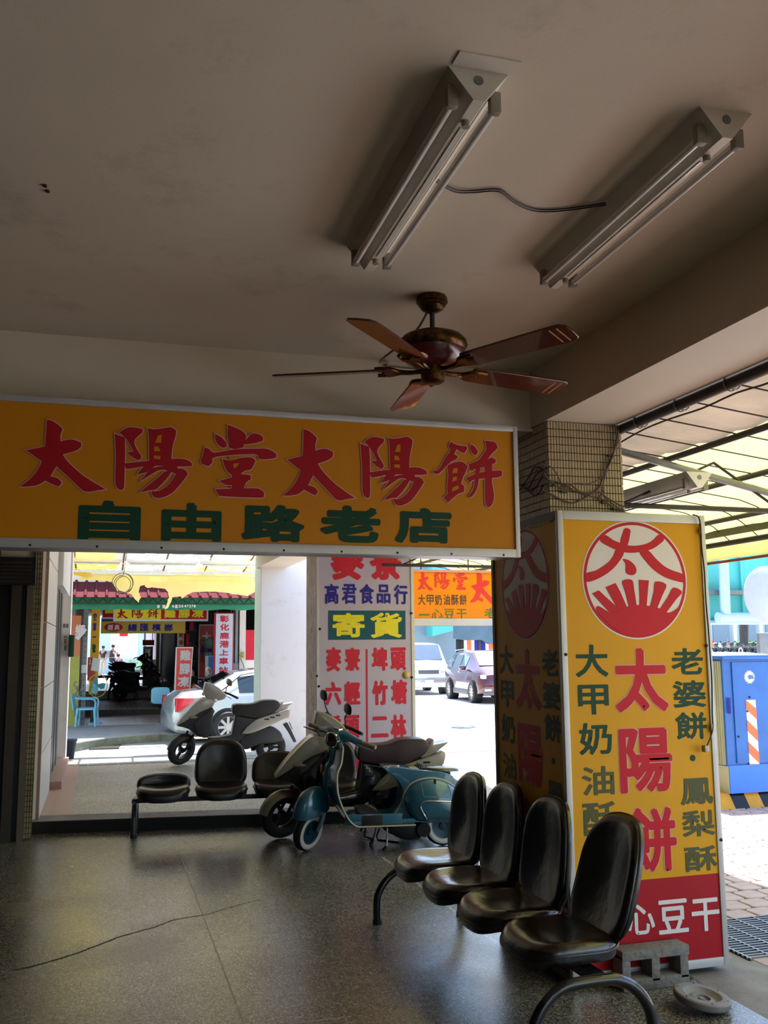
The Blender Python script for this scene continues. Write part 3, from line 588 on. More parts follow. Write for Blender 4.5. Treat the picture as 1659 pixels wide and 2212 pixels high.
# ---------------------------------------------------------------- street awning
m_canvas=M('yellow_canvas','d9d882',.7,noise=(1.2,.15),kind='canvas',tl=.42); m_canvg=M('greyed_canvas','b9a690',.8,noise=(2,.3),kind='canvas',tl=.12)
m_band=M('band_canvas','6f6a5e',.8,noise=(4,.3))
aw=T('street_awning','pale yellow canvas awning on grey steel pipes along the street side','awning',(3.9,5,2.6))
def az(x):
    z=3.03-.118*(x-2.86)
    if x>4.55: z-= (x-4.55)**2*.75
    return z
YS=[-3+.36*i for i in range(44)]; XS=[2.86,3.0,3.2,3.5,3.8,4.1,4.4,4.6,4.75,4.88,4.98,5.06]
mb=MB()
vs=[];fs=[];mi=[]
NYS=[]; 
for i in range(len(YS)-1): NYS+=[YS[i],YS[i]+.09,YS[i]+.18,YS[i]+.27]
NYS.append(YS[-1])
for j,y in enumerate(NYS):
    t=(j%4)/4; sag=math.sin(PI*t)*.022
    for x in XS: vs.append((x,y,az(x)+.02-sag*(.4+.6*math.sin((x-2.8)*1.3))+.006*math.sin(x*9+y*5)))
n=len(XS)
for j in range(len(NYS)-1):
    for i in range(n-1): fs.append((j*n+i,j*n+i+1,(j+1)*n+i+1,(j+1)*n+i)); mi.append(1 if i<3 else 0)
mb.v=vs;mb.f=fs;mb.mi=mi
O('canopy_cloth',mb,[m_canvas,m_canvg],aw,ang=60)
mb=MB(); 
vs=[];fs=[]
for j,y in enumerate(NYS):
    d=.012*math.sin(y*7); vs+=[(5.06,y,az(5.06)+.02),(5.07+d,y,az(5.06)-.05),(5.06+d,y,az(5.06)-.13+.01*math.sin(y*4))]
for j in range(len(NYS)-1):
    for i in range(2): fs.append((j*3+i,j*3+i+1,(j+1)*3+i+1,(j+1)*3+i))
mb.v=vs;mb.f=fs;mb.mi=[0]*len(fs); O('valance',mb,m_canvas,aw,ang=60)
box('hem_band',5.062,5.08,-3,12.4,az(5.06)-.152,az(5.06)-.13,M('red_hem','8e3a22',.7),aw)
box('shade_band',4.935,4.945,-3,12.4,az(5.0)+.0,az(5.0)+.06,m_band,aw)
for x in (3.5,4.15,4.8): mb=MB(); mb.tube([(x,-3,az(x)-.02),(x,12.45,az(x)-.02)],.02,8); O('purlin_pipe',mb,m_rust,aw)
for y in YS:
    if y<2.2: continue
    mb=MB(); mb.tube([(x,y,az(x)-.0) for x in XS],.0045,5); O('rib_rod',mb,m_rust,aw)
for yt in (.2,5.12,9.6):
    mb=MB(); mb.tube([(2.84,yt,2.99),(5.0,yt,az(5.0)-.08)],.023,8); O('truss_chord',mb,m_steel,aw)
    mb=MB(); mb.tube([(2.84,yt,2.6),(5.0,yt,2.6)],.017,8); O('truss_chord',mb,m_rust,aw)
    P=[(3.05,2.6),(3.75,2.9),(4.25,2.6),(4.6,2.8),(4.95,2.6)]
    for (a,b),(c,d) in zip(P,P[1:]): mb=MB(); mb.tube([(a,yt,b),(c,yt,d)],.009,6); O('truss_brace',mb,m_rust,aw)
for z,r in ((az(5)-.06,.016),(2.58,.016)):
    mb=MB(); mb.tube([(4.99,-3,z),(4.99,12.45,z)],r,8); O('edge_rail',mb,m_rust,aw)
yy=2.4
while yy<12.2:
    mb=MB(); mb.tube([(4.99,yy,2.58),(4.99,yy+.18,az(5)-.06),(4.99,yy+.36,2.58)],.006,5); O('edge_brace',mb,m_rust,aw); yy+=.36
mb=MB(); mb.tube([(2.845,-3,2.985),(2.845,12.45,2.985)],.034,10); O('beam_pipe',mb,M('black_pipe','2a2422',.6,noise=(6,.4)),aw)
random.seed(5)
yy=2.6
while yy<5:
    mb=MB(); c=Vector((2.85,yy,2.985)); mb.tube([c+Vector((.042*math.cos(a),.03*a/6-.05,.042*math.sin(a))) for a in [k*.6 for k in range(-3,10)]],.0035,5,mat=None); O('tie',mb,m_wirew,aw); yy+=.3+random.random()*.12
mb=MB(); mb.tube(catmull([(2.9,2.4+k*.27,2.945+random.uniform(-.02,.02)) for k in range(10)],3,False),.005,5); O('rope',mb,m_wire,aw)
# fluorescent batten under the awning
wl_=solo; 
def batten(name,label,cx,y0,y1,zc,rz=0,wd=.178,h=.09,m=None,group=None,tubes=2):
    t=T(name,label,'lamp',(cx,(y0+y1)/2,zc),rz,group); L=(y1-y0)/2
    m=m or MC['batten_enamel']
    mb=MB(); w2=wd/2; t0=.017
    mb.slab([(-w2,0),(w2,0),(t0,-h),(-t0,-h)],-L,L,plane='XZ'); O('housing',mb,m,t,local=True)
    for s in (-1,1):
        nx=s*.0; px_=s*(w2*.72); pz=-h*.55-.018
        mb=MB(); mb.cyl((px_,-L+.055,pz-.01),(px_,L-.055,pz-.01),.0135,n=12); O('tube',mb,MC['unlit_tube'],t,local=True)
        for e in (-1,1):
            mb=MB(); y=e*(L-.045); mb.box(px_-.016,px_+.016,y-.013,y+.013,pz-.028,pz+.035,b=.004); O('socket',mb,MC['socket_plastic'],t,local=True)
    for e in (-1,1): 
        mb=MB(); y=e*(L-.11); mb.cyl((0,y,-h-.018),(0,y,-h+.002),.012,n=10); O('starter',mb,MC['socket_plastic'],t,local=True)
    mb=MB(); mb.box(-.004,.004,-L+.14,L-.14,-h-.003,-h+.001); O('ridge_strip',mb,MC['unlit_tube'],t,local=True)
    mb=MB(); mb.cyl((0,-L-.002,-h*.35),(0,-L+.002,-h*.35),.014,n=12); O('knockout',mb,m_steel,t,local=True)
    return t
M('batten_enamel','d2cbbb',.4,noise=(5,.1)); M('unlit_tube','d9d6d2',.2,coat=.6); M('socket_plastic','8d8474',.5,noise=(20,.2)); M('batten_white','f2efe6',.4)
batten('ceiling_batten_lamp','double-tube ceiling light nearer the middle, left of the other',.965,2.24,3.47,3.33,math.radians(-1.2),group='unlit twin fluorescent battens on the ceiling')
batten('ceiling_batten_lamp','double-tube ceiling light on the right, nearest the street beam',1.765,2.22,3.45,3.33,math.radians(-2.2),group='unlit twin fluorescent battens on the ceiling')
qa=[(3.32,4.673),(3.322,5.247)]
batten('awning_batten_lamp','white fluorescent light fixed under the yellow street awning',(qa[0][0]+qa[1][0])/2,qa[0][1],qa[0][1]+1.25,2.74,0,m=MC['batten_white'])
box('paint_patch',.87,1.05,2.17,2.23,3.326,3.331,M('patch_paint','cfc6b8',.7),bpy.data.objects['ceiling'])
# cable between the two ceiling lamps
mb=MB(); c3=[(1.045,2.84),(1.13,2.885),(1.2,2.885),(1.28,2.85),(1.36,2.90),(1.46,2.955),(1.56,2.93),(1.69,2.83)]
for d in (0,.009): mb.tube(catmull([(x,y+d,3.322-.004*math.sin(i*2)-d*.4) for i,(x,y) in enumerate(c3)],4,False),.0026,6)
solo('lamp_cable',mb,m_wire,'thin dark cable sagging across the ceiling between the two lamps','cable')
# ---------------------------------------------------------------- ceiling fan
m_brass=M('aged_brass','6e4a22',.35,.9,noise=(30,.75),col2='1d120b',bump=(50,.003)); m_mah=M('mahogany','5a1712',.28,noise=(12,.4),kind='wood',coat=.5)
m_mah2=M('orange_wood','8a3a1a',.3,noise=(14,.5),col2='5e1318',coat=.5); m_goldl=M('gold_line','c08a58',.4)
fan=T('ceiling_fan','brass ceiling fan with five mahogany blades hanging from the ceiling','fan',(1.40,3.90,3.295))
def fl(name,mb,m): return O(name,mb,m,fan,local=True)
mb=MB(); mb.lathe([(.066,.035),(.072,.022),(.072,.006),(.063,.002),(.063,-.008),(.055,-.012),(.051,-.024),(.036,-.034),(.02,-.042),(.0,-.043)],28); fl('canopy',mb,m_brass)
mb=MB(); mb.cyl((0,0,-.035),(0,0,-.16),.0115,n=12); fl('down_rod',mb,m_rust)
mb=MB(); mb.lathe([(0,-.128),(.03,-.13),(.09,-.14),(.135,-.158),(.155,-.18),(.158,-.2),(.15,-.215),(.146,-.222),(0,-.222)],36); fl('motor_housing',mb,m_brass)
mb=MB(); mb.lathe([(.143,-.22),(.14,-.245),(.12,-.275),(.085,-.295),(.05,-.3),(0,-.3)],36); fl('motor_band',mb,M('red_enamel','57181a',.3,coat=.4))
mb=MB(); mb.lathe([(.055,-.298),(.056,-.34),(.052,-.362),(.04,-.372),(.0,-.374)],24); fl('switch_cup',mb,m_brass)
for k in range(5):
    a=math.radians(11.5+72*k); R=Matrix.Rotation(a,4,'Z')@Matrix.Translation((0,0,-.315))
    mb=MB()
    for s in (-1,1): mb.tube(catmull([(.05,0,0),(.1,s*.006,-.004),(.15,s*.012,.0),(.185,s*.045,.004),(.215,s*.055,.006),(.26,s*.05,.006)],3,False),[.011]*2+[.009]*14,6,mat=R)
    mb.slab([(.13,-.012),(.165,-.03),(.2,-.055),(.23,-.05),(.215,-.02),(.235,0),(.215,.02),(.23,.05),(.2,.055),(.165,.03),(.13,.012)],-.004,.004,plane='XY',mat=R)
    arm=fl('blade_arm',mb,m_brass)
    P=Matrix.Rotation(math.radians(-13),4,'X')
    mb=MB(); ou=[(.195,-.055),(.21,-.06),(.45,-.066),(.68,-.07),(.715,-.067),(.735,-.05),(.74,0),(.735,.05),(.715,.067),(.68,.07),(.45,.066),(.21,.06),(.195,.055)]
    mb.slab(ou,.006,.015,bev=.002,plane='XY',mat=R@P,seg=1); bl=fl('blade',mb,m_mah2 if k in (1,) else m_mah)
    if k in (0,4):
        for q in (.655,.69): mb=MB(); mb.box(q,q+.006,-.05,.055,.0045,.006,mat=R@P); O('gold_stripe',mb,m_goldl,bl,local=True)
mb=MB(); mb.tube(catmull([(1.385,3.895,3.275),(1.36,4.05,3.2),(1.30,4.4,3.17),(1.486,4.885,3.319),(1.47,4.885,3.299)],4,False),.006,6)
solo('fan_cord',mb,m_wirew,'slack brown cord from the fan mount to the cross beam','cord')
mb=MB(); mb.tube(catmull([(1.472,4.893,3.301),(1.658,4.893,3.297),(1.938,4.893,3.294),(2.227,4.893,3.3),(2.39,4.893,3.303),(2.392,4.893,3.178),(2.396,4.893,3.045)],3,False),.0035,5)
solo('beam_cord',mb,m_wirew,'thin wire tacked along the cross beam behind the fan','wire')
# ---------------------------------------------------------------- wires bunched on the tiled pillar
WL=[[(2.806,4.7,2.996),(2.814,4.7,2.951),(2.8,4.7,2.877),(2.767,4.7,2.82),(2.734,4.7,2.746),(2.701,4.7,2.69),(2.679,4.7,2.635),(2.638,4.7,2.598),(2.538,4.7,2.541),(2.479,4.7,2.534),(2.403,4.7,2.562),(2.319,4.7,2.603)],[(2.816,4.7,2.987),(2.797,4.7,2.913),(2.776,4.7,2.83),(2.745,4.7,2.764),(2.717,4.7,2.7),(2.699,4.7,2.636),(2.701,4.7,2.573),(2.735,4.7,2.548),(2.783,4.7,2.514)],[(2.81,4.7,2.969),(2.785,4.7,2.876),(2.756,4.7,2.792),(2.713,4.7,2.718),(2.671,4.7,2.671),(2.601,4.7,2.641),(2.532,4.7,2.643),(2.483,4.7,2.627),(2.444,4.7,2.617),(2.408,4.7,2.686),(2.371,4.7,2.729),(2.314,4.7,2.744)],[(2.322,4.7,2.691),(2.368,4.7,2.64),(2.434,4.7,2.608),(2.521,4.7,2.598),(2.598,4.7,2.587),(2.658,4.7,2.599),(2.716,4.7,2.565),(2.793,4.7,2.527),(2.853,4.7,2.512)],[(2.317,4.7,2.682),(2.359,4.7,2.658),(2.454,4.7,2.635),(2.53,4.7,2.594),(2.637,4.7,2.571),(2.695,4.7,2.555),(2.772,4.7,2.504),(2.842,4.7,2.498)],[(2.792,4.7,2.913),(2.761,4.7,2.802),(2.736,4.7,2.782),(2.7,4.7,2.663),(2.687,4.7,2.6),(2.656,4.7,2.554)],[(2.454,4.7,2.622),(2.483,4.7,2.636),(2.55,4.7,2.594),(2.658,4.7,2.594)]]
mb=MB(); random.seed(9)
for i,q in enumerate(WL): mb.tube(catmull([(x,y-.006*i%.02,z) for x,y,z in q],4,False),.0035+.0012*(i%3==0),5)
o=solo('pillar_wires',mb,M('dusty_wire','5e4d3c',.7),'tangle of dusty wires draped over the tiled pillar','wires'); o['kind']='stuff'
for q in [(2.756,2.813),(2.452,2.592),(2.704,2.541),(2.772,2.507),(2.372,2.626)]: box('wire_joint',q[0]-.018,q[0]+.018,4.69,4.705,q[1]-.006,q[1]+.006,m_wire,o)
# wires running along the left face
mb=MB()
for k in range(4): mb.tube(catmull([(2.355,4.75+.1*j,2.72-.03*k+.04*math.sin(j*1.7+k)) for j in range(7)],3,False),.004,5)
o=solo('side_wires',mb,m_wire,'dark wires on the shaded left face of the tiled pillar','wires'); o['kind']='stuff'
# ---------------------------------------------------------------- waiting benches
m_lea=M('brown_vinyl','120b08',.24,noise=(9,.25),spec=.7,bump=(14,.006)); m_leb=M('black_vinyl','080808',.33,noise=(9,.3),spec=.6,bump=(14,.006)); m_pipe=M('vinyl_piping','0a0908',.35)
m_leg=M('grey_tube','4a4c4e',.4,.5,noise=(10,.3)); m_bt=M('black_tube','0d0e12',.25,.3,coat=.5)
def soft(outline,h,dish,back,fn,k=(1,.985,.955,.91,.84,.74,.6,.42,.22)):
    n=len(outline); R=[[(x*.97,y*.97,-back) for x,y in outline]]
    for i,r in enumerate(k):
        a=min(1,(1-r)/.2); e=math.sqrt(max(0,1-(1-a)**2)); R.append([(x*r,y*r,h*e-dish*(1-r)**1.2) for x,y in outline])
    vs=[fn(v) for r in R for v in r]; N=len(R); c=len(vs); vs.append(fn((0,0,h-dish))); vs.append(fn((0,0,-back)))
    fs=[(i*n+j,i*n+(j+1)%n,(i+1)*n+(j+1)%n,(i+1)*n+j) for i in range(N-1) for j in range(n)]
    fs+=[((N-1)*n+j,(N-1)*n+(j+1)%n,c) for j in range(n)]+[((j+1)%n,j,c+1) for j in range(n)]
    mb=MB(); mb.add(vs,fs); return mb
def sup(a,b,e,n=36,y0=0,top=None):
    out=[]
    for k in range(n):
        t=2*PI*k/n; c,s=math.cos(t),math.sin(t); ex=e if s<0 or top is None else top
        out.append((a*abs(c)**(2/ex)*(1 if c>=0 else -1),y0+b*abs(s)**(2/ex)*(1 if s>=0 else -1)))
    return out
def seat_parts(t,dx,mat,bh,lean=.2,torn=False):
    W=.245
    def fs(p):
        x,y,z=p; z2=.405+z+.012*(x/W)**2
        f=max(0,(-y-.1)/.14); z2-=.035*f*f; z2+=.02*max(0,(y-.1)/.12)**2
        return (dx+x,y-.02,z2)
    s=O('seat_pad',soft(sup(W,.235,3.2,40),.048,.018,.045,fs),mat,t,local=True)
    mb=MB(); mb.tube([fs((x*1.004,y*1.004,-.004)) for x,y in sup(W,.235,3.2,40)],.006,5,closed=True); O('piping',mb,m_pipe,s,local=True)
    if bh>.05:
        H2=bh/2
        def fb(p):
            x,y,z=p; tt=(y+H2)/bh; u=tt*bh
            w=1-.10*tt-.10*max(0,.25-tt)
            yy=.2+lean*u+.05*math.exp(-u*9)*-1 - z - .045*(x/W)**2*(.4+.6*tt)
            return (dx+x*w, yy, .40+u)
        b=O('backrest',soft(sup(W*1.05,H2,4,44,top=2.7),.035,.02,.03,fb),mat,t,local=True)
        mb=MB(); mb.tube([fb((x*1.0,y*1.0,-.006)) for x,y in sup(W*1.05,H2,4,44,top=2.7)],.006,5,closed=True); O('piping',mb,m_pipe,b,local=True)
    mb=MB(); mb.box(dx-.09,dx+.09,-.1,.16,.345,.372); O('seat_bracket',mb,m_blk,t,local=True)
def bench(name,label,loc,rz,seats,mat,ml,x0,x1,legx,fd=.27,bd=.26):
    t=T(name,label,'bench',loc,rz)
    for dx,bh,ln in seats: seat_parts(t,dx,mat,bh,ln)
    mb=MB(); mb.box(x0,x1,-.01,.05,.305,.347); O('beam',mb,m_blk,t,local=True)
    for lx in legx:
        P=[(lx,-fd,0),(lx,-fd,.14),(lx,-fd+.03,.22),(lx,-fd+.09,.285),(lx,-fd+.16,.318),(lx,-.05,.325),(lx,.05,.325),(lx,bd-.16,.318),(lx,bd-.09,.285),(lx,bd-.03,.22),(lx,bd,.14),(lx,bd,0)]
        mb=MB(); mb.tube(catmull(P,3,False),.026,12); l=O('arch_leg',mb,ml,t,local=True)
        for y in (-fd,bd): mb=MB(); mb.lathe([(.03,0),(.031,.02),(.0265,.03)],12,Matrix.Translation((lx,y,0))); O('foot_cap',mb,m_rub,l,local=True)
    return t
nb_=bench('waiting_bench','row of four brown vinyl seats on arched black legs by the pillar sign',(2.06,4.95,0),math.radians(-89.3),
  [(.81,.54,.3),(.27,.55,.12),(-.27,.55,.11),(-.80,.54,.11)],m_lea,m_bt,-1.1,1.12,(-1.1,1.12),fd=.31)
fb_=bench('waiting_bench','row of worn black vinyl seats in front of the step, first backrest missing',(1.17,9.33,0),math.radians(-5),
  [(-.57,.14,.1),(-.03,.44,.15),(.52,.31,.3),(1.06,.42,.2)],m_leb,m_leg,-.83,1.35,(-.83,1.35),fd=.04,bd=.3)
# torn holes with foam in the first pad of the far bench
# ---------------------------------------------------------------- hollow concrete block and round cast base
bk=T('concrete_block','grey hollow concrete block standing before the pillar sign','block',(2.78,4.555,0))
m_blkc=M('block_concrete','85807c',.95,noise=(40,.45),bump=(45,.012))
x0,x1=2.585,2.978; y0,y1=4.5,4.612
mb=MB(); hx=[(x0+.04,x0+.175),(x0+.215,x0+.355)]
mb.box(x0,x1,y0,y1,.148,.197,b=.006); mb.box(x0+.004,x1-.004,y0+.004,y1,.0,.056,b=.006)
for a,b in ((x0,x0+.048),(x0+.17,x0+.218),(x1-.055,x1-.006)): mb.box(a,b,y0+.004,y1,.036,.17,b=.004)
O('block_body',mb,m_blkc,bk)
ds=T('umbrella_base','round grey cast parasol base lying beside the concrete block','base',mat=Matrix.Translation((2.835,4.205,.03))@Matrix.Rotation(math.radians(7),4,'Y')@Matrix.Rotation(math.radians(5),4,'X'))
mb=MB(); mb.lathe([(0,-.02),(.05,-.02),(.09,-.012),(.128,.004),(.134,.014),(.134,.034),(.128,.04),(.108,.042),(.092,.04),(.075,.022),(.062,.018),(.05,.024),(.04,.024),(.034,.012),(.018,.012),(.016,.02),(.0,.02)],44); O('dish',mb,M('cast_cement','7f7a77',.7,noise=(12,.3),bump=(50,.003)),ds,local=True)
mb=MB()
for k in range(6): mb.cyl((.117*math.cos(k*PI/3+.3),.117*math.sin(k*PI/3+.3),.036),(.117*math.cos(k*PI/3+.3),.117*math.sin(k*PI/3+.3),.0432),.004,n=8)
o=O('bolt_holes',mb,m_blk,ds,local=True); o['kind']='stuff'
# ---------------------------------------------------------------- two-wheelers
m_teal2=M('teal_paint','2a667e',.25,.1,noise=(3,.3),col2='205267',coat=.6); m_cream=M('cream_trim','b3a78e',.4); m_whitew=M('whitewall','cfcabb',.6,noise=(30,.1))
m_silv=M('silver_paint','a9a7a3',.3,.55,noise=(5,.08),coat=.4); m_champ=M('champagne_paint','8d8676',.35,.4,noise=(5,.15),coat=.3); m_gloss=M('gloss_black','08090b',.15,.2,coat=.6)
m_dgrey=M('dark_plastic','26282e',.5,noise=(12,.2)); m_seat=M('seat_vinyl','18181a',.45,bump=(60,.001)); m_seatb=M('seat_brown','2a1717',.4,bump=(60,.001))
m_tail=M('tail_red','c8182a',.2,coat=.5); m_lens=M('clear_lens','cfd3d6',.1,.3,coat=.6); m_amber=M('amber_lens','c87a1a',.25,coat=.5)
m_eng=M('engine_metal','17171a',.5,.5,noise=(20,.5)); m_grip=M('old_grip','8d7c5e',.6); m_navy=M('navy_paint','141c3c',.25,.3,coat=.5)
def wheel(t,mat,r,w,ww=False,spokes=5,hub=None,name='wheel'):
    # wheel in the XZ plane of mat, centre at origin
    k=r/.2; mb=MB(); P=[]
    for i in range(13):
        a=-PI/2+PI*2*i/12*.82-PI*.32+PI*.5
    tr=w/2
    prof=[(r-tr*(1.5 if ww else 1.8),-tr*.8),(r-tr*.9,-tr),(r-tr*.35,-tr*.85),(r-.002,-tr*.4),(r,0),(r-.002,tr*.4),(r-tr*.35,tr*.85),(r-tr*.9,tr),(r-tr*(1.5 if ww else 1.8),tr*.8)]
    mb.lathe(prof,32,mat,ax='Y',cap=False); 
    tw=T.__name__ and O(name,mb,m_rub,t,local=True)
    ri=r-tr*(1.45 if ww else 1.75)
    if ww:
        mb=MB()
        for s in (-1,1): mb.lathe([(ri,s*tr*.86),(r-tr*.85,s*(tr+.003)),(r-tr*.5,s*tr*.93)],32,mat,ax='Y',cap=False)
        O('whitewall',mb,m_whitew,tw,local=True)
    mb=MB(); mb.lathe([(ri+.004,-tr*.7),(ri-.012,-tr*.6),(ri-.016,0),(ri-.012,tr*.6),(ri+.004,tr*.7)],28,mat,ax='Y',cap=False)
    if ww: mb.lathe([(0,-tr*.3),(ri*.5,-tr*.35),(ri-.005,-tr*.5)],28,mat,ax='Y',cap=False); mb.lathe([(0,-tr*.75),(.03,-tr*.72),(.035,-tr*.3)],16,mat,ax='Y',cap=False)
    else:
        for i in range(spokes):
            a=2*PI*i/spokes; mb.box(.02,ri-.008,-tr*.3,tr*.3,-.014*k,.014*k,mat=mat@Matrix.Rotation(a,4,'Y'))
        mb.cyl((0,-tr*.7,0),(0,tr*.7,0),.035*k,n=14,mat=mat)
    O('rim',mb,hub or m_eng,tw,local=True); return tw
def steer(A,B,th): 
    ax=(Vector(B)-Vector(A)).normalized(); return Matrix.Translation(A)@Matrix.Rotation(math.radians(th),4,ax)@Matrix.Translation(-Vector(A))
def XZ(L,y=None): return [(a,b) for a,b in L]
# ---- vintage teal scooter
vs_=T('vintage_scooter','old teal round-cowled motor scooter with whitewall tyres and no saddle','scooter',(1.713,8.31,0),math.atan2(-.17,1.206))
def vo(name,mb,m,parent=None,**k): return O(name,mb,m,parent or vs_,local=True,**k)
A=(.07,0,.165); B=(.31,0,.95); ST=steer(A,B,47)
wheel(vs_,ST@Matrix.Translation((.045,0,.168)),.168,.088,ww=True,hub=M('teal_dark','17414e',.35,.3),name='front_wheel')
wheel(vs_,Matrix.Translation((1.241,.0,.168)),.168,.088,ww=True,hub=M('teal_dark','17414e',.35,.3),name='rear_wheel')
mb=MB(); mb.pillow(sup(.2,.105,2.3,36),.225,2.1,.0,ST@Matrix.Translation((.06,0,.335))@Matrix.Rotation(math.radians(-6),4,'Y'),k=(1,.985,.95,.9,.82,.7,.55,.38,.2))
vo('front_fender',mb,m_teal2)
mb=MB(); mb.tube([(.1,-.05,.17),(.14,-.055,.25),(.19,-.03,.4)],[.02,.025,.03],10,mat=ST); vo('fork_link',mb,m_teal2)
E1=[(0.327,0.911),(0.344,0.875),(0.336,0.823),(0.319,0.747),(0.285,0.686),(0.274,0.612),(0.279,0.525),(0.301,0.445),(0.337,0.364),(0.382,0.289),(0.432,0.245)]
WW=[.075,.12,.17,.225,.27,.3,.31,.315,.315,.31,.30]
rows=catmull([(u,w_,z) for (u,z),w_ in zip(E1,WW)],3,False)
def shield_pt(r,s,off=0):
    u,w_,z=r; f=max(0,min(1,(z-.16)/.35)); return (u-off-(.02+.05*f)*(1-abs(s)**2.2),w_*s,z)
mb=MB(); RR_=[]
for r in rows:
    front=[shield_pt(r,-1+k/6) for k in range(13)]; back=[shield_pt(r,1-k/6,-.012) for k in range(13)]
    RR_.append(front+back)
mb.rings(RR_); sh=vo('leg_shield',mb,m_teal2,ang=50)
mb=MB(); R_=[]
for i in range(12):
    t=i/11; r=rows[1+int(t*19)]; hw=.055+.03*math.sin(PI*t*.8); c=shield_pt(r,0)
    R_.append([(c[0]-.055*math.sin(PI*k/8)*(1-.3*t)+.01,-hw*math.cos(PI*k/8),c[2]) for k in range(9)])
mb.rings(R_,True,True,True); vo('horn_cover',mb,m_teal2)
for z,rx,rz,m in ((.79,.03,.06,m_rust),(.69,.026,.04,M('enamel_badge','8d5a3a',.4))):
    r=min(rows,key=lambda q:abs(q[2]-z)); c=shield_pt(r,0); mb=MB(); mb.ball((c[0]-.05,-.015,z),(.012,rx,rz),16); vo('badge',mb,m)
FL_=[(0.463,0.234),(0.648,0.234),(0.804,0.234),(0.948,0.234)]
tr=[Vector(shield_pt(r,-1)) for r in rows]+[Vector((u,-.29,z)) for u,z in FL_]
mb=MB(); mb.tube(tr,.0075,8); vo('edge_trim',mb,m_cream)
mb=MB(); mb.tube([Vector((p.x,-p.y,p.z)) for p in tr],.0075,8); vo('edge_trim',mb,m_cream)
zf=FL_[1][1]
mb=MB(); mb.slab([(rows[-1][0]-.01,-.285),(FL_[-1][0],-.27),(FL_[-1][0],.27),(rows[-1][0]-.01,.285)],zf+.005,zf+.05,bev=.012,plane='XY'); vo('floorboard',mb,m_teal2)
fx=[(0.404,0.314),(0.49,0.276),(0.664,0.312),(0.733,0.315)]
mb=MB(); mb.box(fx[1][0],fx[2][0],-.292,.292,zf+.0,zf+.09,b=.006); vo('floor_mat',mb,m_rub)
mb=MB(); mb.box(fx[0][0]-.06,fx[3][0]+.1,-.283,-.27,zf+.01,zf+.1,b=.004); vo('floor_side',mb,m_teal2)
ou=[(0.699,0.692),(0.744,0.702),(0.846,0.693),(1.001,0.67),(1.209,0.646),(1.3,0.616),(1.325,0.588),(1.377,0.555),(1.422,0.511),(1.479,0.428),(1.523,0.334),(1.553,0.213),(1.092,0.222),(0.983,0.229),(0.765,0.231),(0.676,0.234),(0.676,0.279),(0.766,0.291),(0.804,0.321),(0.843,0.38),(0.863,0.466),(0.858,0.527),(0.807,0.602),(0.743,0.644)]
mb=MB(); mb.slab([tuple(p) for p in smooth_poly(ou,3)],-.15,.15,bev=.05,plane='XZ',seg=3); body=vo('rear_body',mb,m_teal2,ang=45)
co=[(0.996,0.243),(0.946,0.263),(0.902,0.31),(0.874,0.371),(0.866,0.432),(0.884,0.489),(0.936,0.554),(1.02,0.59),(1.129,0.599),(1.238,0.573),(1.327,0.518),(1.41,0.439),(1.46,0.346),(1.489,0.229),(1.232,0.236)]
cc=(sum(p[0] for p in co)/len(co),sum(p[1] for p in co)/len(co)-.02)
cs=smooth_poly(co,3)
def rf(p):
    best=1e9
    v=Vector((p[0]-cc[0],p[1]-cc[1])); 
    for i in range(len(cs)):
        a=Vector(cs[i])-Vector(cc); b=Vector(cs[(i+1)%len(cs)])-Vector(cc); e=b-a; den=v.x*e.y-v.y*e.x
        if abs(den)<1e-9: continue
        t=(a.x*e.y-a.y*e.x)/den; s=(a.x*v.y-a.y*v.x)/den
        if t>0 and -1e-6<=s<=1+1e-6: best=min(best,1/t)
    return min(best,.995)
for sgn in (-1,1):
    Mx=Matrix(((1,0,0,0),(0,0,sgn,sgn*.14),(0,1,0,0),(0,0,0,1)))
    mb=MB(); mb.pillow([tuple(p) for p in cs],.155,2.3,0,Mx,cen=cc); cw=vo('side_cowl',mb,m_teal2,body,ang=50)
    mb=MB(); mb.tube([(p[0],sgn*.155,p[1]) for p in cs[:-6]],.009,7); vo('cowl_trim',mb,m_cream,cw)if 0 else O('cowl_trim',mb,m_cream,body,local=True)
def surf(p,off=.004): r=rf(p); return (p[0],-(.14+.155*max(0,1-r**2.3)**(1/2.3)+off),p[1])
tl=[(1.055,0.266),(1.024,0.315),(0.998,0.364),(0.995,0.388),(1.01,0.414),(1.038,0.425),(1.089,0.426),(1.184,0.42),(1.279,0.411),(1.362,0.401)]
mb=MB(); mb.tube([surf(p) for p in catmull(tl,3,False)],.006,7); O('chrome_line',mb,m_chrome,body,local=True)
tl=[(1.012,0.562),(1.02,0.471),(1.039,0.463),(1.153,0.458),(1.248,0.455),(1.262,0.47),(1.259,0.518),(1.247,0.546)]
mb=MB(); mb.tube([surf(p,.001) for p in catmull(tl,2,False)],.0028,6); O('panel_line',mb,m_grip,body,local=True)
lp=[(1.135,0.576)][0]; mb=MB(); mb.box(lp[0]-.006,lp[0]+.006,-.24,-.19,lp[1]-.02,lp[1]+.02); O('cowl_latch',mb,m_blk,body,local=True)
sp=[(0.727,0.699),(0.85,0.7),(0.85,0.682),(1.02,0.658),(1.001,0.715),(1.085,0.657),(1.059,0.689),(1.395,0.636),(1.23,0.635),(1.328,0.6)]
mb=MB(); mb.box(sp[0][0],sp[1][0],-.06,.06,sp[0][1]-.006,sp[1][1]+.004,b=.003); O('saddle_hinge',mb,m_chrome,body,local=True)
mb=MB(); mb.box(sp[2][0],sp[3][0],-.08,.05,sp[3][1]-.012,sp[2][1]-.004,mat=None,b=.005); O('tank_cap_cloth',mb,m_cream,body,local=True)
mb=MB(); 
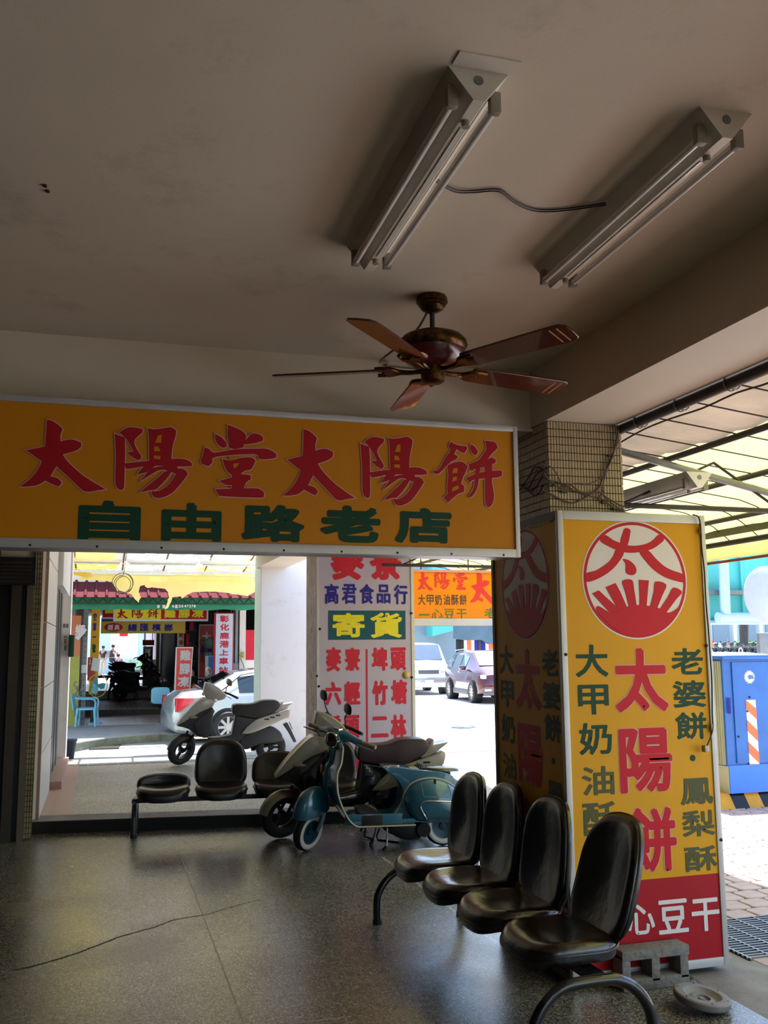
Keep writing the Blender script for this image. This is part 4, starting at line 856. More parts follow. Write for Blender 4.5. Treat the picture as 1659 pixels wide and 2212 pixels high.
for k in range(5): mb.tube([(sp[4][0]+.01+k*.018,-.07,sp[5][1]+.01),(sp[4][0]+.02+k*.02,0,sp[4][1]-.01*k),(sp[4][0]+.04+k*.02,.06,sp[5][1]+.01)],.007,6)
o=O('rack_spring',mb,m_blk,body,local=True); o['kind']='stuff'
zz_=(sp[6][1]+sp[7][1])/2
mb=MB(); mb.pillow(sup(abs(sp[7][0]-sp[6][0])/2,.11,2.4,30),.018,2.2,.016,Matrix.Translation(((sp[6][0]+sp[7][0])/2,0,zz_))@Matrix.Rotation(math.radians(3),4,'Y')); O('rack_plate',mb,M('rack_grey','3d4a4e',.3,.3,coat=.4),body,local=True)
mb=MB(); mb.box(sp[8][0],sp[9][0]-.02,-.07,.07,sp[9][1],sp[8][1]+.004,b=.006); O('tail_bracket',mb,m_blk,body,local=True)
# headset on the steered column
mb=MB(); mb.ball((B[0],0,B[2]),(.075,.085,.075),20,mat=ST)
for s in (-1,1): mb.tube(catmull([(B[0]-.0,s*.03,B[2]+.02),(B[0]+.01,s*.1,B[2]+.03),(B[0]+.03,s*.18,B[2]+.018),(B[0]+.045,s*.24,B[2]+.01)],4,False),[.055,.052,.05,.047,.043,.039,.035,.032,.029,.026,.024,.023,.022],12,mat=ST)
hd=vo('headset',mb,m_teal2,ang=60)
for s in (-1,1):
    mb=MB(); mb.tube([(B[0]+.045,s*.24,B[2]+.01),(B[0]+.06,s*.38,B[2]+.004)],[.019,.0185],12,mat=ST); vo('grip',mb,m_grip,hd)
    mb=MB(); mb.tube([(B[0]-.01,s*.16,B[2]+.01),(B[0]-.02,s*.26,B[2]-.004),(B[0]+.0,s*.40,B[2]-.01)],[.007,.006,.005],6,mat=ST); vo('brake_lever',mb,m_chrome,hd)
HM=ST@Matrix.Translation((B[0]-.072,0,B[2]-.01))@Matrix.Rotation(-PI/2,4,'Y')
mb=MB(); mb.lathe([(.06,-.05),(.07,0),(.072,.014),(.064,.02),(.058,.016)],30,HM,cap=False); vo('headlight_ring',mb,m_chrome,hd)
mb=MB(); mb.lathe([(.06,.014),(.045,.022),(.02,.028),(0,.029)],24,HM); vo('headlight_glass',mb,M('smoked_glass','2a2118',.08,.2,coat=.8),hd)
mb=MB(); mb.box(-.03,.03,-.03,.03,.05,.085,mat=ST@Matrix.Translation((B[0],0,B[2])),b=.01); vo('speedometer',mb,m_chrome,hd)
# underneath
sd_=[(0.709,0.16),(0.767,0.127),(0.844,0.087),(0.934,0.069),(1.012,0.078),(1.065,0.122),(1.079,0.202),(0.819,0.211)]
mb=MB(); mb.slab(sd_,-.1,.12,bev=.02,plane='XZ'); mb.cyl((1.05,-.13,.16),(1.05,.1,.16),.06,n=16); vo('engine',mb,m_eng)
for v_,P in ((-.14,[(0.73,0.185),(0.726,0.118),(0.718,0.035),(0.693,-0.06)]),(.14,[(0.665,0.148),(0.655,0.099),(0.641,0.05),(0.619,-0.033)])):
    mb=MB(); mb.tube([(P[0][0],v_*.8,P[0][1]),(P[1][0],v_*.9,P[1][1]),(P[2][0],v_,P[2][1])],.009,8); st=vo('stand_leg',mb,m_chrome)
    mb=MB(); mb.tube([(P[2][0],v_,P[2][1]+.005),(P[3][0],v_,.0)],[.013,.019],10); vo('stand_foot',mb,m_rub,st)
P=[(0.692,0.142),(0.668,0.081),(0.678,0.044),(0.86,0.024),(0.658,0.026)]
mb=MB(); mb.tube([(P[0][0],.1,P[0][1]),(P[1][0],.1,P[1][1]),(P[2][0],.1,P[2][1]),(P[3][0],.05,P[3][1])],.011,6); vo('kick_lever',mb,m_blk)
# ---- modern step-through scooters
SCP=dict(
 cowl=[(0.278,1.147),(0.362,1.127),(0.475,1.066),(0.576,0.969),(0.566,0.923),(0.49,0.893),(0.379,0.89),(0.292,0.938),(0.256,1.018)],
 nose=[(0.267,0.93),(0.416,0.892),(0.386,0.807),(0.234,0.743),(0.052,0.638),(-0.082,0.563),(-0.1,0.569),(0.002,0.706),(0.158,0.867)],
 under=[(-0.082,0.555),(0.047,0.629),(0.234,0.739),(0.38,0.804),(0.418,0.744),(0.371,0.648),(0.324,0.502),(0.228,0.396),(0.154,0.434),(0.055,0.516)],
 legs=[(0.134,0.59),(0.244,0.682),(0.365,0.776),(0.402,0.738),(0.38,0.629),(0.384,0.496),(0.323,0.401),(0.25,0.397),(0.175,0.466)],
 seat=[(0.66,0.763),(0.671,0.818),(0.727,0.835),(0.865,0.832),(0.965,0.842),(1.072,0.877),(1.192,0.882),(1.294,0.872),(1.339,0.821),(1.301,0.747),(1.181,0.676),(1.081,0.623),(0.968,0.632),(0.817,0.66),(0.717,0.675),(0.673,0.701)],
 tub=[(0.704,0.676),(0.817,0.654),(0.987,0.621),(1.056,0.568),(0.933,0.411),(0.796,0.342),(0.648,0.285),(0.377,0.294),(0.326,0.381),(0.498,0.388),(0.658,0.419),(0.681,0.541)],
 side=[(0.976,0.605),(1.051,0.636),(1.239,0.693),(1.467,0.762),(1.482,0.722),(1.455,0.648),(1.354,0.595),(1.115,0.496),(0.916,0.429),(0.791,0.43),(0.865,0.516)],
 tail=[(1.365,0.663),(1.476,0.757),(1.484,0.716),(1.447,0.63),(1.333,0.608)],
 eng=[(0.817,0.412),(0.991,0.462),(1.179,0.508),(1.292,0.478),(1.363,0.402),(1.376,0.315),(1.244,0.283),(1.055,0.276),(0.882,0.209),(0.745,0.225)],
 fend=[(1.391,0.531),(1.449,0.555),(1.514,0.434),(1.581,0.288),(1.547,0.277),(1.475,0.41)],
 rail=[(1.244,0.711),(1.32,0.784),(1.351,0.846),(1.383,0.87),(1.377,0.82),(1.422,0.826),(1.524,0.842),(1.422,0.769),(1.308,0.71)])
def scooter(name,label,mat,ca,cb,cc_,sm,group=None,th=42,mir=True,fend=False):
    t=T(name,label,'scooter',mat=mat,group=group)
    def o_(n,mb,m,p=None,**k): return O(n,mb,m,p or t,local=True,**k)
    A=(-.02,0,.25); B=(.43,0,1.03); ST=steer(A,B,th)
    wheel(t,ST@Matrix.Translation((-.02,0,.215)),.215,.1,spokes=3,name='front_wheel')
    wheel(t,Matrix.Translation((1.22,0,.215)),.215,.11,spokes=3,name='rear_wheel')
    mb=MB(); R_=[]
    for i in range(10):
        a=math.radians(170-i*15); R_.append([(-.02+(.235-.05*abs(b)**3)*math.cos(a),.07*b,.215+(.235-.05*abs(b)**3)*math.sin(a)) for b in (-1,-.7,-.3,0,.3,.7,1)])
    mb.rings(R_,False,False,False,mat=ST); o_('front_fender',mb,ca if fend else cb)
    mb=MB()
    for s in (-1,1): mb.tube([(-.02,s*.07,.215),(.1,s*.07,.45)],.017,8,mat=ST)
    o_('fork',mb,m_eng)
    def slab(n,key,w,bev,m,p=None,s3=3,mt=None):
        mb=MB(); mb.slab([tuple(q) for q in smooth_poly(SCP[key],3)],-w,w,bev=bev,plane='XZ',seg=3,mat=mt); return o_(n,mb,m,p,ang=50)
    slab('front_apron','nose',.15,.06,ca); slab('apron_lower','under',.165,.05,cb); slab('leg_shield','legs',.2,.02,cc_)
    slab('underseat_tub','tub',.13,.03,cc_); slab('side_panel','side',.16,.04,ca); slab('engine_cover','eng',.13,.035,cb)
    slab('seat','seat',.135,.05,sm); slab('rear_fender','fend',.07,.01,cb); slab('grab_rail','rail',.12,.02,ca)
    slab('tail_lamp','tail',.155,.02,m_tail)
    for s in (-1,1): mb=MB(); c=SCP['under'][1]; mb.ball((c[0]+.09,s*.15,c[1]+.04),(.08,.02,.025),12,mat=None); o_('indicator_lens',mb,m_champ)
    # badge strokes on the side panels stay plain; headlamp cowl turns with the bars
    dx,dz=0,0
    mb=MB(); mb.slab([tuple(p) for p in smooth_poly(SCP['cowl'],3)],-.13,.13,bev=.07,plane='XZ',seg=3); cw=o_('handlebar_cowl',mb,ca,ang=55)
    mb=MB(); c=SCP['cowl'][7]; mb.ball((c[0]+.045,-.03,c[1]-.0),(.05,.1,.05),16); o_('headlamp',mb,m_lens,cw)
    for s in (-1,1):
        mb=MB(); mb.tube([(B[0]+.06,s*.1,B[2]+.0),(B[0]+.1,s*.22,B[2]-.0),(B[0]+.13,s*.36,B[2]-.01)],[.014,.015,.0155],10,mat=ST); o_('grip',mb,m_rub,cw)
        mb=MB(); mb.tube([(B[0]+.02,s*.16,B[2]+.0),(B[0]+.04,s*.33,B[2]-.015)],.006,6,mat=ST); o_('brake_lever',mb,m_chrome,cw)
        mb=MB(); mb.ball((B[0]-.09,s*.14,B[2]-.09),(.035,.03,.028),12,mat=ST); o_('indicator',mb,m_amber if 0 else m_lens,cw)
        if mir:
            mb=MB(); mb.tube([(B[0]+.06,s*.16,B[2]+.02),(B[0]+.03,s*.2,B[2]+.1),(B[0]+.03,s*.24,B[2]+.16)],.006,6,mat=ST); mr=o_('mirror_stem',mb,m_blk,cw)
            Mm=ST@Matrix.Translation((B[0]+.03,s*.25,B[2]+.2))@Matrix.Rotation(PI/2,4,'Y')
            mb=MB(); mb.pillow(sup(.05,.07,2.6,24),-.022,2.4,-.0,Mm); o_('mirror_head',mb,m_blk if ca is not m_silv else m_champ,cw)
    mb=MB(); mb.tube([(.75,-.1,.2),(.72,-.13,.02),(.78,-.16,.005)],.011,6); mb.tube([(.75,.1,.2),(.72,.13,.02),(.78,.16,.005)],.011,6); o_('centre_stand',mb,m_eng)['kind']='stuff'
    mb=MB(); mb.cyl((.95,.16,.2),(1.4,.18,.3),.05,.06,n=14); o_('muffler',mb,m_eng)
    mb=MB(); mb.box(-.003,.003,-.08,.08,-.07,.05,mat=Matrix.Translation((1.5,0,.52))@Matrix.Rotation(math.radians(-25),4,'Y')); o_('number_plate',mb,M('plate_white','c9ccd0',.5))
    mb=MB(); 
    for u_,z_ in ((1.3,.66),(1.22,.635),(1.14,.61)): mb.box(u_-.03,u_+.035,-.163,-.161,z_,z_+.018,mat=None)
    o_('side_decal',mb,m_blk)['kind']='stuff'
    return t
def smat(p,a,s=1,lean=0): return Matrix.Translation(p)@Matrix.Rotation(a,4,'Z')@Matrix.Rotation(math.radians(lean),4,'X')@Matrix.Scale(s,4)
sc1=scooter('motor_scooter','silver and dark grey scooter parked by the dirty white wall at the alley',smat((1.14,13.73,.11),math.atan2(-.092,1.437)),m_silv,m_dgrey,m_dgrey,m_seat,th=38)
sc2=scooter('motor_scooter','champagne and black scooter with brown seat, parked right behind the teal one',smat((1.667,8.86,0),math.radians(-8)),m_champ,m_gloss,m_gloss,m_seatb,th=25,fend=True)
# ---------------------------------------------------------------- cars
m_cars=M('car_silver','a7aeaa',.25,.35,noise=(2,.03),coat=.7); m_carw=M('car_white','c9ced2',.3,.1,noise=(2,.03),coat=.6); m_carr=M('car_maroon','4a1020',.25,.3,noise=(2,.05),coat=.8)
m_glass=M('car_glass','10201f',.06,.1,coat=1,noise=(2,.2)); m_glassb=M('car_glass_blue','2d4c66',.08,.2,coat=1,noise=(2,.3)); m_trim=M('car_trim','4c4f52',.5)
def car(name,label,mat,st,glass_rng,paint,gl,rr,wx,W,front_glass,rear_glass,extras=None,box_=False):
    t=T(name,label,'car',mat=mat)
    def sec(s):
        x,zb,wb,zm,wm,zt,wt=s; h=zt-zm
        half=[(0,zb),(wb*.86,zb),(wb,zb+.07),(wm*1.01,zb+(zm-zb)*.45),(wm,zm-.05),(wm*.97,zm),(wm*.97+(wt-wm*.97)*.93,zm+h*.86),(wt*.93,zt-.01*(h>.2)),(wt*.6,zt+.012),(0,zt+.02)]
        return [(x,-y,z) for y,z in half]+[(x,y,z) for y,z in half[::-1][1:-1]]
    R=[sec(s) for s in st]; n=len(R[0]); mb=MB(); mb.rings(R); b=O('body',mb,paint,t,local=True,ang=48,weld=True)
    def strip(i0,i1,k0,k1,off,nm,side=None,ins=(.06,.1)):
        # glass panels laid on the loft, slightly proud and inset from its edges
        for i in range(i0,i1):
            for sgn in ((-1,1) if side is None else (side,)):
                A=[Vector(R[i][k0]),Vector(R[i+1][k0]),Vector(R[i+1][k1]),Vector(R[i][k1])]
                if sgn>0: A=[Vector((p.x,-p.y,p.z)) for p in A]
                c=sum(A,Vector())/4; q=[p.lerp(c,.0) for p in A]
                lo=q[0].lerp(q[3],ins[0]);lo2=q[1].lerp(q[2],ins[0]);hi=q[3].lerp(q[0],ins[1]);hi2=q[2].lerp(q[1],ins[1])
                l2=lo.lerp(lo2,.04);r2=lo2.lerp(lo,.04);u2=hi.lerp(hi2,.04);v2=hi2.lerp(hi,.04)
                nn=(r2-l2).cross(u2-l2).normalized(); nn=nn if nn.y*sgn>0 else -nn
                m_=MB(); m_.add([p+nn*o for o in (-.01,off) for p in (l2,r2,v2,u2)],[(3,2,1,0),(4,5,6,7),(0,1,5,4),(1,2,6,5),(2,3,7,6),(3,0,4,7)]); O(nm,m_,gl,t,local=True)
    strip(glass_rng[0],glass_rng[1],5,6,.012,'side_window')
    for i,nm in ((rear_glass,'rear_window'),(front_glass,'windscreen')):
        q=[Vector(R[i][7]),Vector(R[i+1][7])]; 
        a,b2=q; lo,hi=(a,b2) if a.z<b2.z else (b2,a)
        P_=[lo,Vector((lo.x,-lo.y,lo.z)),Vector((hi.x,-hi.y,hi.z)),hi]; up=(hi-lo).cross(Vector((0,1,0))).normalized(); up=up if up.z>0 else -up
        P_=[p.lerp(sum(P_,Vector())/4,.05)+up*.032 for p in P_]
        m_=MB(); m_.add([p for p in P_]+[p-up*.03 for p in P_],[(0,1,2,3),(7,6,5,4),(0,4,5,1),(1,5,6,2),(2,6,7,3),(3,7,4,0)]); O(nm,m_,gl,t,local=True)
    for x in wx:
        for s in (-1,1):
            mb=MB(); mb.cyl((x,s*(W-.26),rr+.015),(x,s*(W-.02),rr+.015),rr+.045,n=28); O('wheel_arch',mb,m_rub,t,local=True)
            M0=Matrix.Translation((x,s*(W-.06),rr)); mb=MB(); mb.lathe([(rr*.66,-.1),(rr*.9,-.105),(rr,-.07),(rr,.07),(rr*.9,.105),(rr*.66,.1)],32,M0,ax='Y',cap=False); w_=O('tyre',mb,m_rub,t,local=True)
            mb=MB(); yo=s*.07; mb.lathe([(rr*.7,yo*1.35),(rr*.64,yo*1.2),(rr*.62,yo*.6)],28,M0,ax='Y',cap=False)
            for k in range(8): mb.box(.03,rr*.66,yo*.9-.014,yo*.9+.014,-.026,.026,mat=M0@Matrix.Rotation(k*PI/4,4,'Y'))
            mb.cyl((0,yo*.7,0),(0,yo*1.25,0),.055,n=14,mat=M0); O('rim',mb,m_silv,w_,local=True)
            mb=MB(); mb.cyl((0,yo*.55,0),(0,yo*.62,0),rr*.64,n=24,mat=M0); O('rim_back',mb,m_blk,w_,local=True)
    return t,R
sed=[(0,.3,.72,.60,.72,.64,.5),(.06,.24,.8,.83,.78,.87,.6),(.22,.2,.84,.93,.83,.99,.66),(.62,.19,.85,.95,.85,1.03,.68),(1.28,.19,.86,.95,.86,1.37,.56),(1.75,.19,.86,.95,.86,1.43,.57),(2.4,.19,.86,.95,.86,1.44,.57),(2.9,.19,.86,.94,.86,1.39,.56),(3.5,.19,.86,.93,.86,1.0,.68),(4.1,.2,.84,.84,.82,.9,.62),(4.4,.25,.78,.66,.74,.72,.55),(4.5,.35,.65,.55,.65,.58,.5)]
X0=[(1.19,0.428)][0][0]
c1,R1=car('sedan','silver saloon car parked in the alley behind the silver scooter','xx' if 0 else Matrix.Translation((X0+.12,20.0,-.15))@Matrix.Rotation(math.radians(6),4,'Z'),sed,(4,7),m_cars,m_glass,.315,(1.06,3.66),.895,7,3)
def cslab(t,name,poly,y0,y1,m,bev=.01): mb=MB(); mb.slab([tuple(p) for p in poly],y0,y1,bev=bev,plane='XZ'); return O(name,mb,m,t,local=True)
for s in (-1,1):
    mb=MB(); mb.slab([(.03,.64),(.1,.63),(.40,.84),(.38,.9),(.05,.9)],-.845*1 if s<0 else .66,-.66 if s<0 else .845,bev=.015,plane='XZ'); tlp=O('tail_lamp',mb,m_tail,c1,local=True)
for a,b in (((2.02,.95),(2.02,1.4)),): 
    mb=MB(); mb.tube([(2.06,-.865,.94),(2.06,-.60,1.4)],.018,6); O('door_pillar',mb,m_cars,c1,local=True)
mb=MB(); mb.tube([(.82,-.845,.96),(1.05,-.80,1.1),(1.35,-.69,1.32),(1.8,-.62,1.40),(2.4,-.62,1.405),(3.0,-.65,1.36)],.012,6); O('window_trim',mb,m_blk,c1,local=True)
mb=MB(); mb.slab([(.88,.965),(1.28,.965),(1.28,1.26),(1.16,1.2)],-.865,-.70,bev=.003,plane='XZ',mat=Matrix.Identity(4)); 
suvst=[(0,.42,.78,.62,.8,.66,.6),(.08,.28,.86,.86,.84,.92,.66),(.5,.24,.9,1.02,.89,1.10,.7),(1.05,.22,.91,1.06,.9,1.17,.7),(1.85,.22,.91,1.06,.9,1.62,.62),(2.5,.22,.91,1.06,.9,1.69,.63),(3.4,.22,.91,1.08,.9,1.68,.62),(4.0,.24,.9,1.12,.88,1.6,.6),(4.35,.3,.86,1.1,.84,1.3,.62),(4.5,.4,.8,.8,.8,.84,.6)]
SM=Matrix.Translation((12.62,28.45,-.15))@Matrix.Rotation(math.radians(90-4),4,'Z')
c2,R2=car('suv','dark red sport utility car facing the viewer on the sunlit street','' if 0 else SM,suvst,(4,8),m_carr,m_glass,.345,(.93,3.55),.94,3,7)
def blk(t,name,m,*a,b=.01): mb=MB(); mb.box(*a,b=b); return O(name,mb,m,t,local=True)
for s in (-1,1):
    blk(c2,'headlamp',m_lens,.03,.42,s*.86-.14*(s>0)-.0,s*.86+.14*(s<0)+.0,.80,.93,b=.03)
    blk(c2,'door_mirror',m_carr,1.62,1.8,min(s*.9,s*1.12),max(s*.9,s*1.12),1.05,1.2,b=.04)
    blk(c2,'fog_lamp_trim',m_chrome,-.0,.1,min(s*.55,s*.8),max(s*.55,s*.8),.40,.5,b=.02)
    blk(c2,'sill',m_trim,1.35,3.1,min(s*.88,s*.935),max(s*.88,s*.935),.24,.42,b=.02)
    mb=MB(); mb.tube([(1.9,s*.66,1.68),(2.6,s*.66,1.74),(3.7,s*.64,1.70)],.02,6); O('roof_rail',mb,m_chrome,c2,local=True)
    for k,x in enumerate((2.0,3.05)): blk(c2,'door_handle',m_chrome,x+.35,x+.53,min(s*.9,s*.93),max(s*.9,s*.93),.96,1.0,b=.01)
blk(c2,'grille',m_chrome,-.03,.06,-.45,.45,.72,.84,b=.02); blk(c2,'grille',m_blk,-.035,.06,-.42,.42,.62,.72,b=.01); blk(c2,'bumper_lower',m_trim,-.02,.2,-.8,.8,.28,.42,b=.04); blk(c2,'number_plate',MC['plate_white'],-.045,-.02,-.17,.17,.48,.6,b=.0)
vst=[(0,.45,.8,.8,.8,.86,.7),(.1,.3,.88,1.0,.86,1.1,.76),(.5,.26,.9,1.12,.88,1.3,.76),(1.15,.26,.9,1.15,.88,1.92,.74),(2.2,.26,.9,1.15,.88,1.98,.76),(4.4,.26,.9,1.15,.88,1.98,.76),(4.75,.3,.88,1.15,.86,1.9,.74),(4.85,.4,.84,1.1,.82,1.7,.7)]
VM=Matrix.Translation((12.05,34.6,-.15))@Matrix.Rotation(math.radians(90-6),4,'Z')
c3_,R3=car('van','white van parked behind the dark red car','' if 0 else VM,vst,(3,5),m_carw,m_glassb,.33,(.95,3.8),.93,2,5)
blk(c3_,'grille',m_trim,-.03,.06,-.4,.4,.8,.95,b=.02); blk(c3_,'bumper',m_silv,-.08,.2,-.88,.88,.42,.62,b=.04)
for s in (-1,1): blk(c3_,'headlamp',m_lens,-.02,.12,min(s*.45,s*.84),max(s*.45,s*.84),.78,.97,b=.03)
blk(c3_,'number_plate',MC['plate_white'],-.1,-.07,-.17,.17,.45,.58,b=0)
# lump of rubbish on the road
q=[(8.051,20.688)][0]
mb=MB(); mb.pillow([(.28*math.cos(a)*(1+.25*math.sin(3*a)),.16*math.sin(a)*(1+.2*math.cos(5*a))) for a in [k*PI/9 for k in range(18)]],.11,1.5,0,Matrix.Translation((q[0],q[1],-.15))); solo('crumpled_bag',mb,M('bag','5d6a6c',.5,noise=(9,.5)),'crumpled grey plastic bag lying on the bright road','bag')
# ---------------------------------------------------------------- alley awning in tatters
m_yc=M('faded_yellow_canvas','f3e9b0',.7,noise=(2,.1),kind='canvas'); m_ys=M('bright_yellow_canvas','efd862',.6,kind='canvas'); m_wc=M('bleached_canvas','f4f1ea',.7,kind='canvas'); m_rp=M('rusty_pipe','8a5a40',.7,noise=(10,.5)); m_wp=M('white_pipe','cfd0cc',.5)
ta=T('torn_awning','torn faded yellow awning on rusty pipes over the alley','awning',(1.2,17,3.1))
random.seed(21)
def rag(Y,c,pts,m,name='canvas_rag',jag=.0,th=.004):
    mb=MB(); mb.slab(pts,Y,Y+th,plane='XZ'); return O(name,mb,m,ta)
def jagline(P,amp,n=4):
    out=[]
    for (a,b),(c,d) in zip(P,P[1:]):
        for k in range(n): t=k/n; out.append((a+(c-a)*t+random.uniform(-.01,.01),b+(d-b)*t+random.uniform(-amp,amp)))
    out.append(P[-1]); return out
ca=(140,1190,3.95)
top=[(0.14,2.978),(0.774,2.97),(1.421,2.964),(2.081,2.984),(2.812,2.979)]
bot=[(2.814,2.793),(2.668,2.713),(2.532,2.741),(2.307,2.762),(2.04,2.798),(1.819,2.781),(1.621,2.783),(1.513,2.727),(1.428,2.649),(1.394,2.698),(1.253,2.688),(1.223,2.582),(1.172,2.472),(1.119,2.45),(1.148,2.56),(1.178,2.67),(1.165,2.78),(1.098,2.845),(0.905,2.861),(0.777,2.847),(0.733,2.903),(0.648,2.885),(0.629,2.797),(0.653,2.71),(0.675,2.666),(0.635,2.579),(0.57,2.644),(0.505,2.72),(0.398,2.762),(0.25,2.805),(0.173,2.902)]
rag(18.2,ca,top+jagline(bot,.008,3),m_yc,'hanging_canvas')
b1=[(-0.536,3.009),(-0.198,3.089),(0.347,3.118),(2.803,3.152),(2.805,2.958),(1.649,2.923),(0.995,2.917),(0.141,2.969),(-0.174,2.996),(-0.381,2.989)]
rag(18.3,ca,b1,m_yc,'canvas_band')
b1=[(-0.541,3.139),(-0.23,3.132),(-0.207,3.067),(-0.342,3.044),(-0.539,3.085)]
rag(18.28,ca,b1,m_ys)
# sloping sheets of what is left of the roof, with gaps the sun comes through
def sheet(x0,x1,y0,y1,m,seed,hole=.3):
    random.seed(seed); n=10; vs=[];fs=[]
    for j in range(n+1):
        for i in range(n+1):
            x=x0+(x1-x0)*i/n+random.uniform(-.03,.03); y=y0+(y1-y0)*j/n+random.uniform(-.03,.03); e=(j in(0,n) or i in (0,n))
            vs.append((x+(random.uniform(-.08,.08) if e else 0),y+(random.uniform(-.1,.1) if e else 0),3.62-.14*(y-15.3)+random.uniform(-.02,.02)))
    for j in range(n):
        for i in range(n):
            if random.random()>hole: fs.append((j*(n+1)+i,j*(n+1)+i+1,(j+1)*(n+1)+i+1,(j+1)*(n+1)+i))
    mb=MB(); mb.v=vs;mb.f=fs;mb.mi=[0]*len(fs); O('canvas_sheet',mb,m,ta,ang=80)
sheet(-1.2,.2,15.6,18.3,m_ys,1,.1); sheet(.35,1.5,16.2,18.3,m_wc,2,.25); sheet(1.7,3.2,16.0,18.3,m_yc,3,.2); sheet(-.6,3.0,17.3,18.4,m_yc,4,.15)
for x in (-.5,.33,1.08,1.85,2.6): mb=MB(); mb.tube([(x,15.25,3.62),(x,18.35,3.2)],.02,6); O('rafter_pipe',mb,m_rp,ta)
for y,z,r,m in ((16.4,3.44,.018,m_rp),(18.3,3.23,.02,m_wp),(18.3,3.11,.016,m_wp)): mb=MB(); mb.tube([(-1.2,y,z),(3.3,y,z)],r,6); O('cross_pipe',mb,m,ta)
mb=MB(); xx=-1.1; P=[]
while xx<3.1: P+=[(xx,18.3,3.11),(xx+.12,18.3,3.23)]; xx+=.24
mb.tube(P,.007,5); O('lattice_rod',mb,m_wp,ta)
for x in (-1.0,3.25):
    mb=MB(); mb.tube([(x,18.35,-.15),(x,18.35,3.25)],.025,8); O('post_pipe',mb,m_rp,ta)
for i,xq in enumerate([-0.318,1.002,2.276]):
    t=T('tube_lamp','white tube lamp under the torn alley awning, '+('leftmost of three','middle one of three','rightmost of three')[i],'lamp',(xq,17.2,3.24),0,'tube lamps under the torn awning')
    blk(t,'housing',m_wp,-.62,.62,-.05,.05,-.01,.06,b=.01); mb=MB(); mb.cyl((-.58,0,-.03),(.58,0,-.03),.016,n=10); O('tube',mb,MC['unlit_tube'],t,local=True)
# coil of cable hanging
cc0=[(0.327,2.868),(0.141,2.866),(0.323,3.001),(0.495,2.87),(0.334,2.655),(0.374,3.278)]
mb=MB(); x,z=cc0[0]; r0=(cc0[3][0]-cc0[1][0])/2; pts=[]
for k in range(75):
    a=k*2*PI/25+1.6; r=r0*(.62+.38*abs(math.sin(k/25*1.3+.4))); pts.append((x+r*math.cos(a)-.02*math.sin(k/20),17+.01*math.sin(k),z-.0+r*1.05*math.sin(a)-.02))
mb.tube([(cc0[5][0],17,3.5),(cc0[2][0]+.02,17,cc0[2][1]+.12),(cc0[2][0],17,cc0[2][1])],.006,5); mb.tube(pts,.006,5)
solo('cable_coil',mb,m_wire,'loops of black cable hanging from the torn awning over the alley','cable')['kind']='stuff'
# ---------------------------------------------------------------- shops across the alley
mb=MB(); kb=[(-0.728,18.124),(-0.507,18.55),(-0.231,18.985),(0.104,19.428),(0.68,19.81),(1.231,20.019),(1.589,19.877),(1.778,20.475)]
mb.slab([tuple(p) for p in kb]+[(1.75,22.6),(-3,22.6),(-3,18.2)],-.15,.02,bev=.015,plane='XY',seg=2); struct('kerb.001',mb,m_curb)
mb=MB(); k2=[Vector((p[0],p[1])) for p in kb]
mb.rings([[(p.x,p.y-.006,-.15),(p.x,p.y-.008,-.0),(p.x,p.y+.02,.004),(p.x,p.y+.02,-.15)] for p in k2]); O('mossy_face',mb,m_moss,bpy.data.objects['kerb.001'])
sbox('floor.002',-3,4.4,22.5,25.6,-.3,.021,M('worn_tile','a89c95',.35,noise=(1.2,.4)))
f3=bpy.data.objects['floor.002']
for j in range(4):
    for i in range(5): box('floor_tile',-.25+i*.36+.004,-.25+(i+1)*.36-.004,22.55+j*.72,22.55+(j+1)*.72-.01,.015,.028,M('pinkish_tile','b7a9a2',.3,noise=(2,.3)),f3)
sbox('floor.003',-3,4.4,25.6,31,-.3,.165,m_rust); f4=bpy.data.objects['floor.003']
m_plank=M('worn_plank','a3968c',.5,noise=(4,.35),kind='wood')
for i in range(12):
    xx=-.12+i*.135; box('plank',xx+.006,xx+.129,25.62,29,.16,.175,m_plank,f4)
sbox('floor.004',-3,4.4,31,47,-.3,.415,M('grey_tile','cfcdc8',.25,noise=(2,.15))); f5=bpy.data.objects['floor.004']
for i in range(5):
    for j in range(4): box('floor_tile',-.35+i*.45+.005,-.35+(i+1)*.45-.005,31.05+j*2.2,31.05+(j+1)*2.2-.02,.41,.422,MC['grey_tile'],f5)
sbox('road.002',-30,3.6,47,75,-.3,.12,m_road)
m_inn=M('dim_wall','a39a8e',.8,noise=(2,.3)); m_inw=M('pinkish_wall','b9aeb8',.6)
sbox('wall_right.001',4.3,4.45,24,46,0,3,m_inn); sbox('ceiling.001',-3,4.45,21.6,38,2.95,3.4,m_inn)
sbox('wall_left.003',-3,-.62,23.4,46,0,3.0,m_inn)
sbox('wall_right',1.0,9,40,46,.4,3.0,m_inw) if 0 else None
def hang(t,b,Y,zt):
    for x in (b[0]+(b[2]-b[0])*.15,b[2]-(b[2]-b[0])*.15): mb=MB(); mb.tube([(x,Y+.05,b[3]-.02),(x,Y+.05,zt)],.012,5); O('hanger_rod',mb,m_rust,t)
def PB(name,Y,b,m,parent,d=.05,bev=0): return box(name,b[0],b[2],Y,Y+d,b[1],b[3],m,parent,b=bev)
cA=1
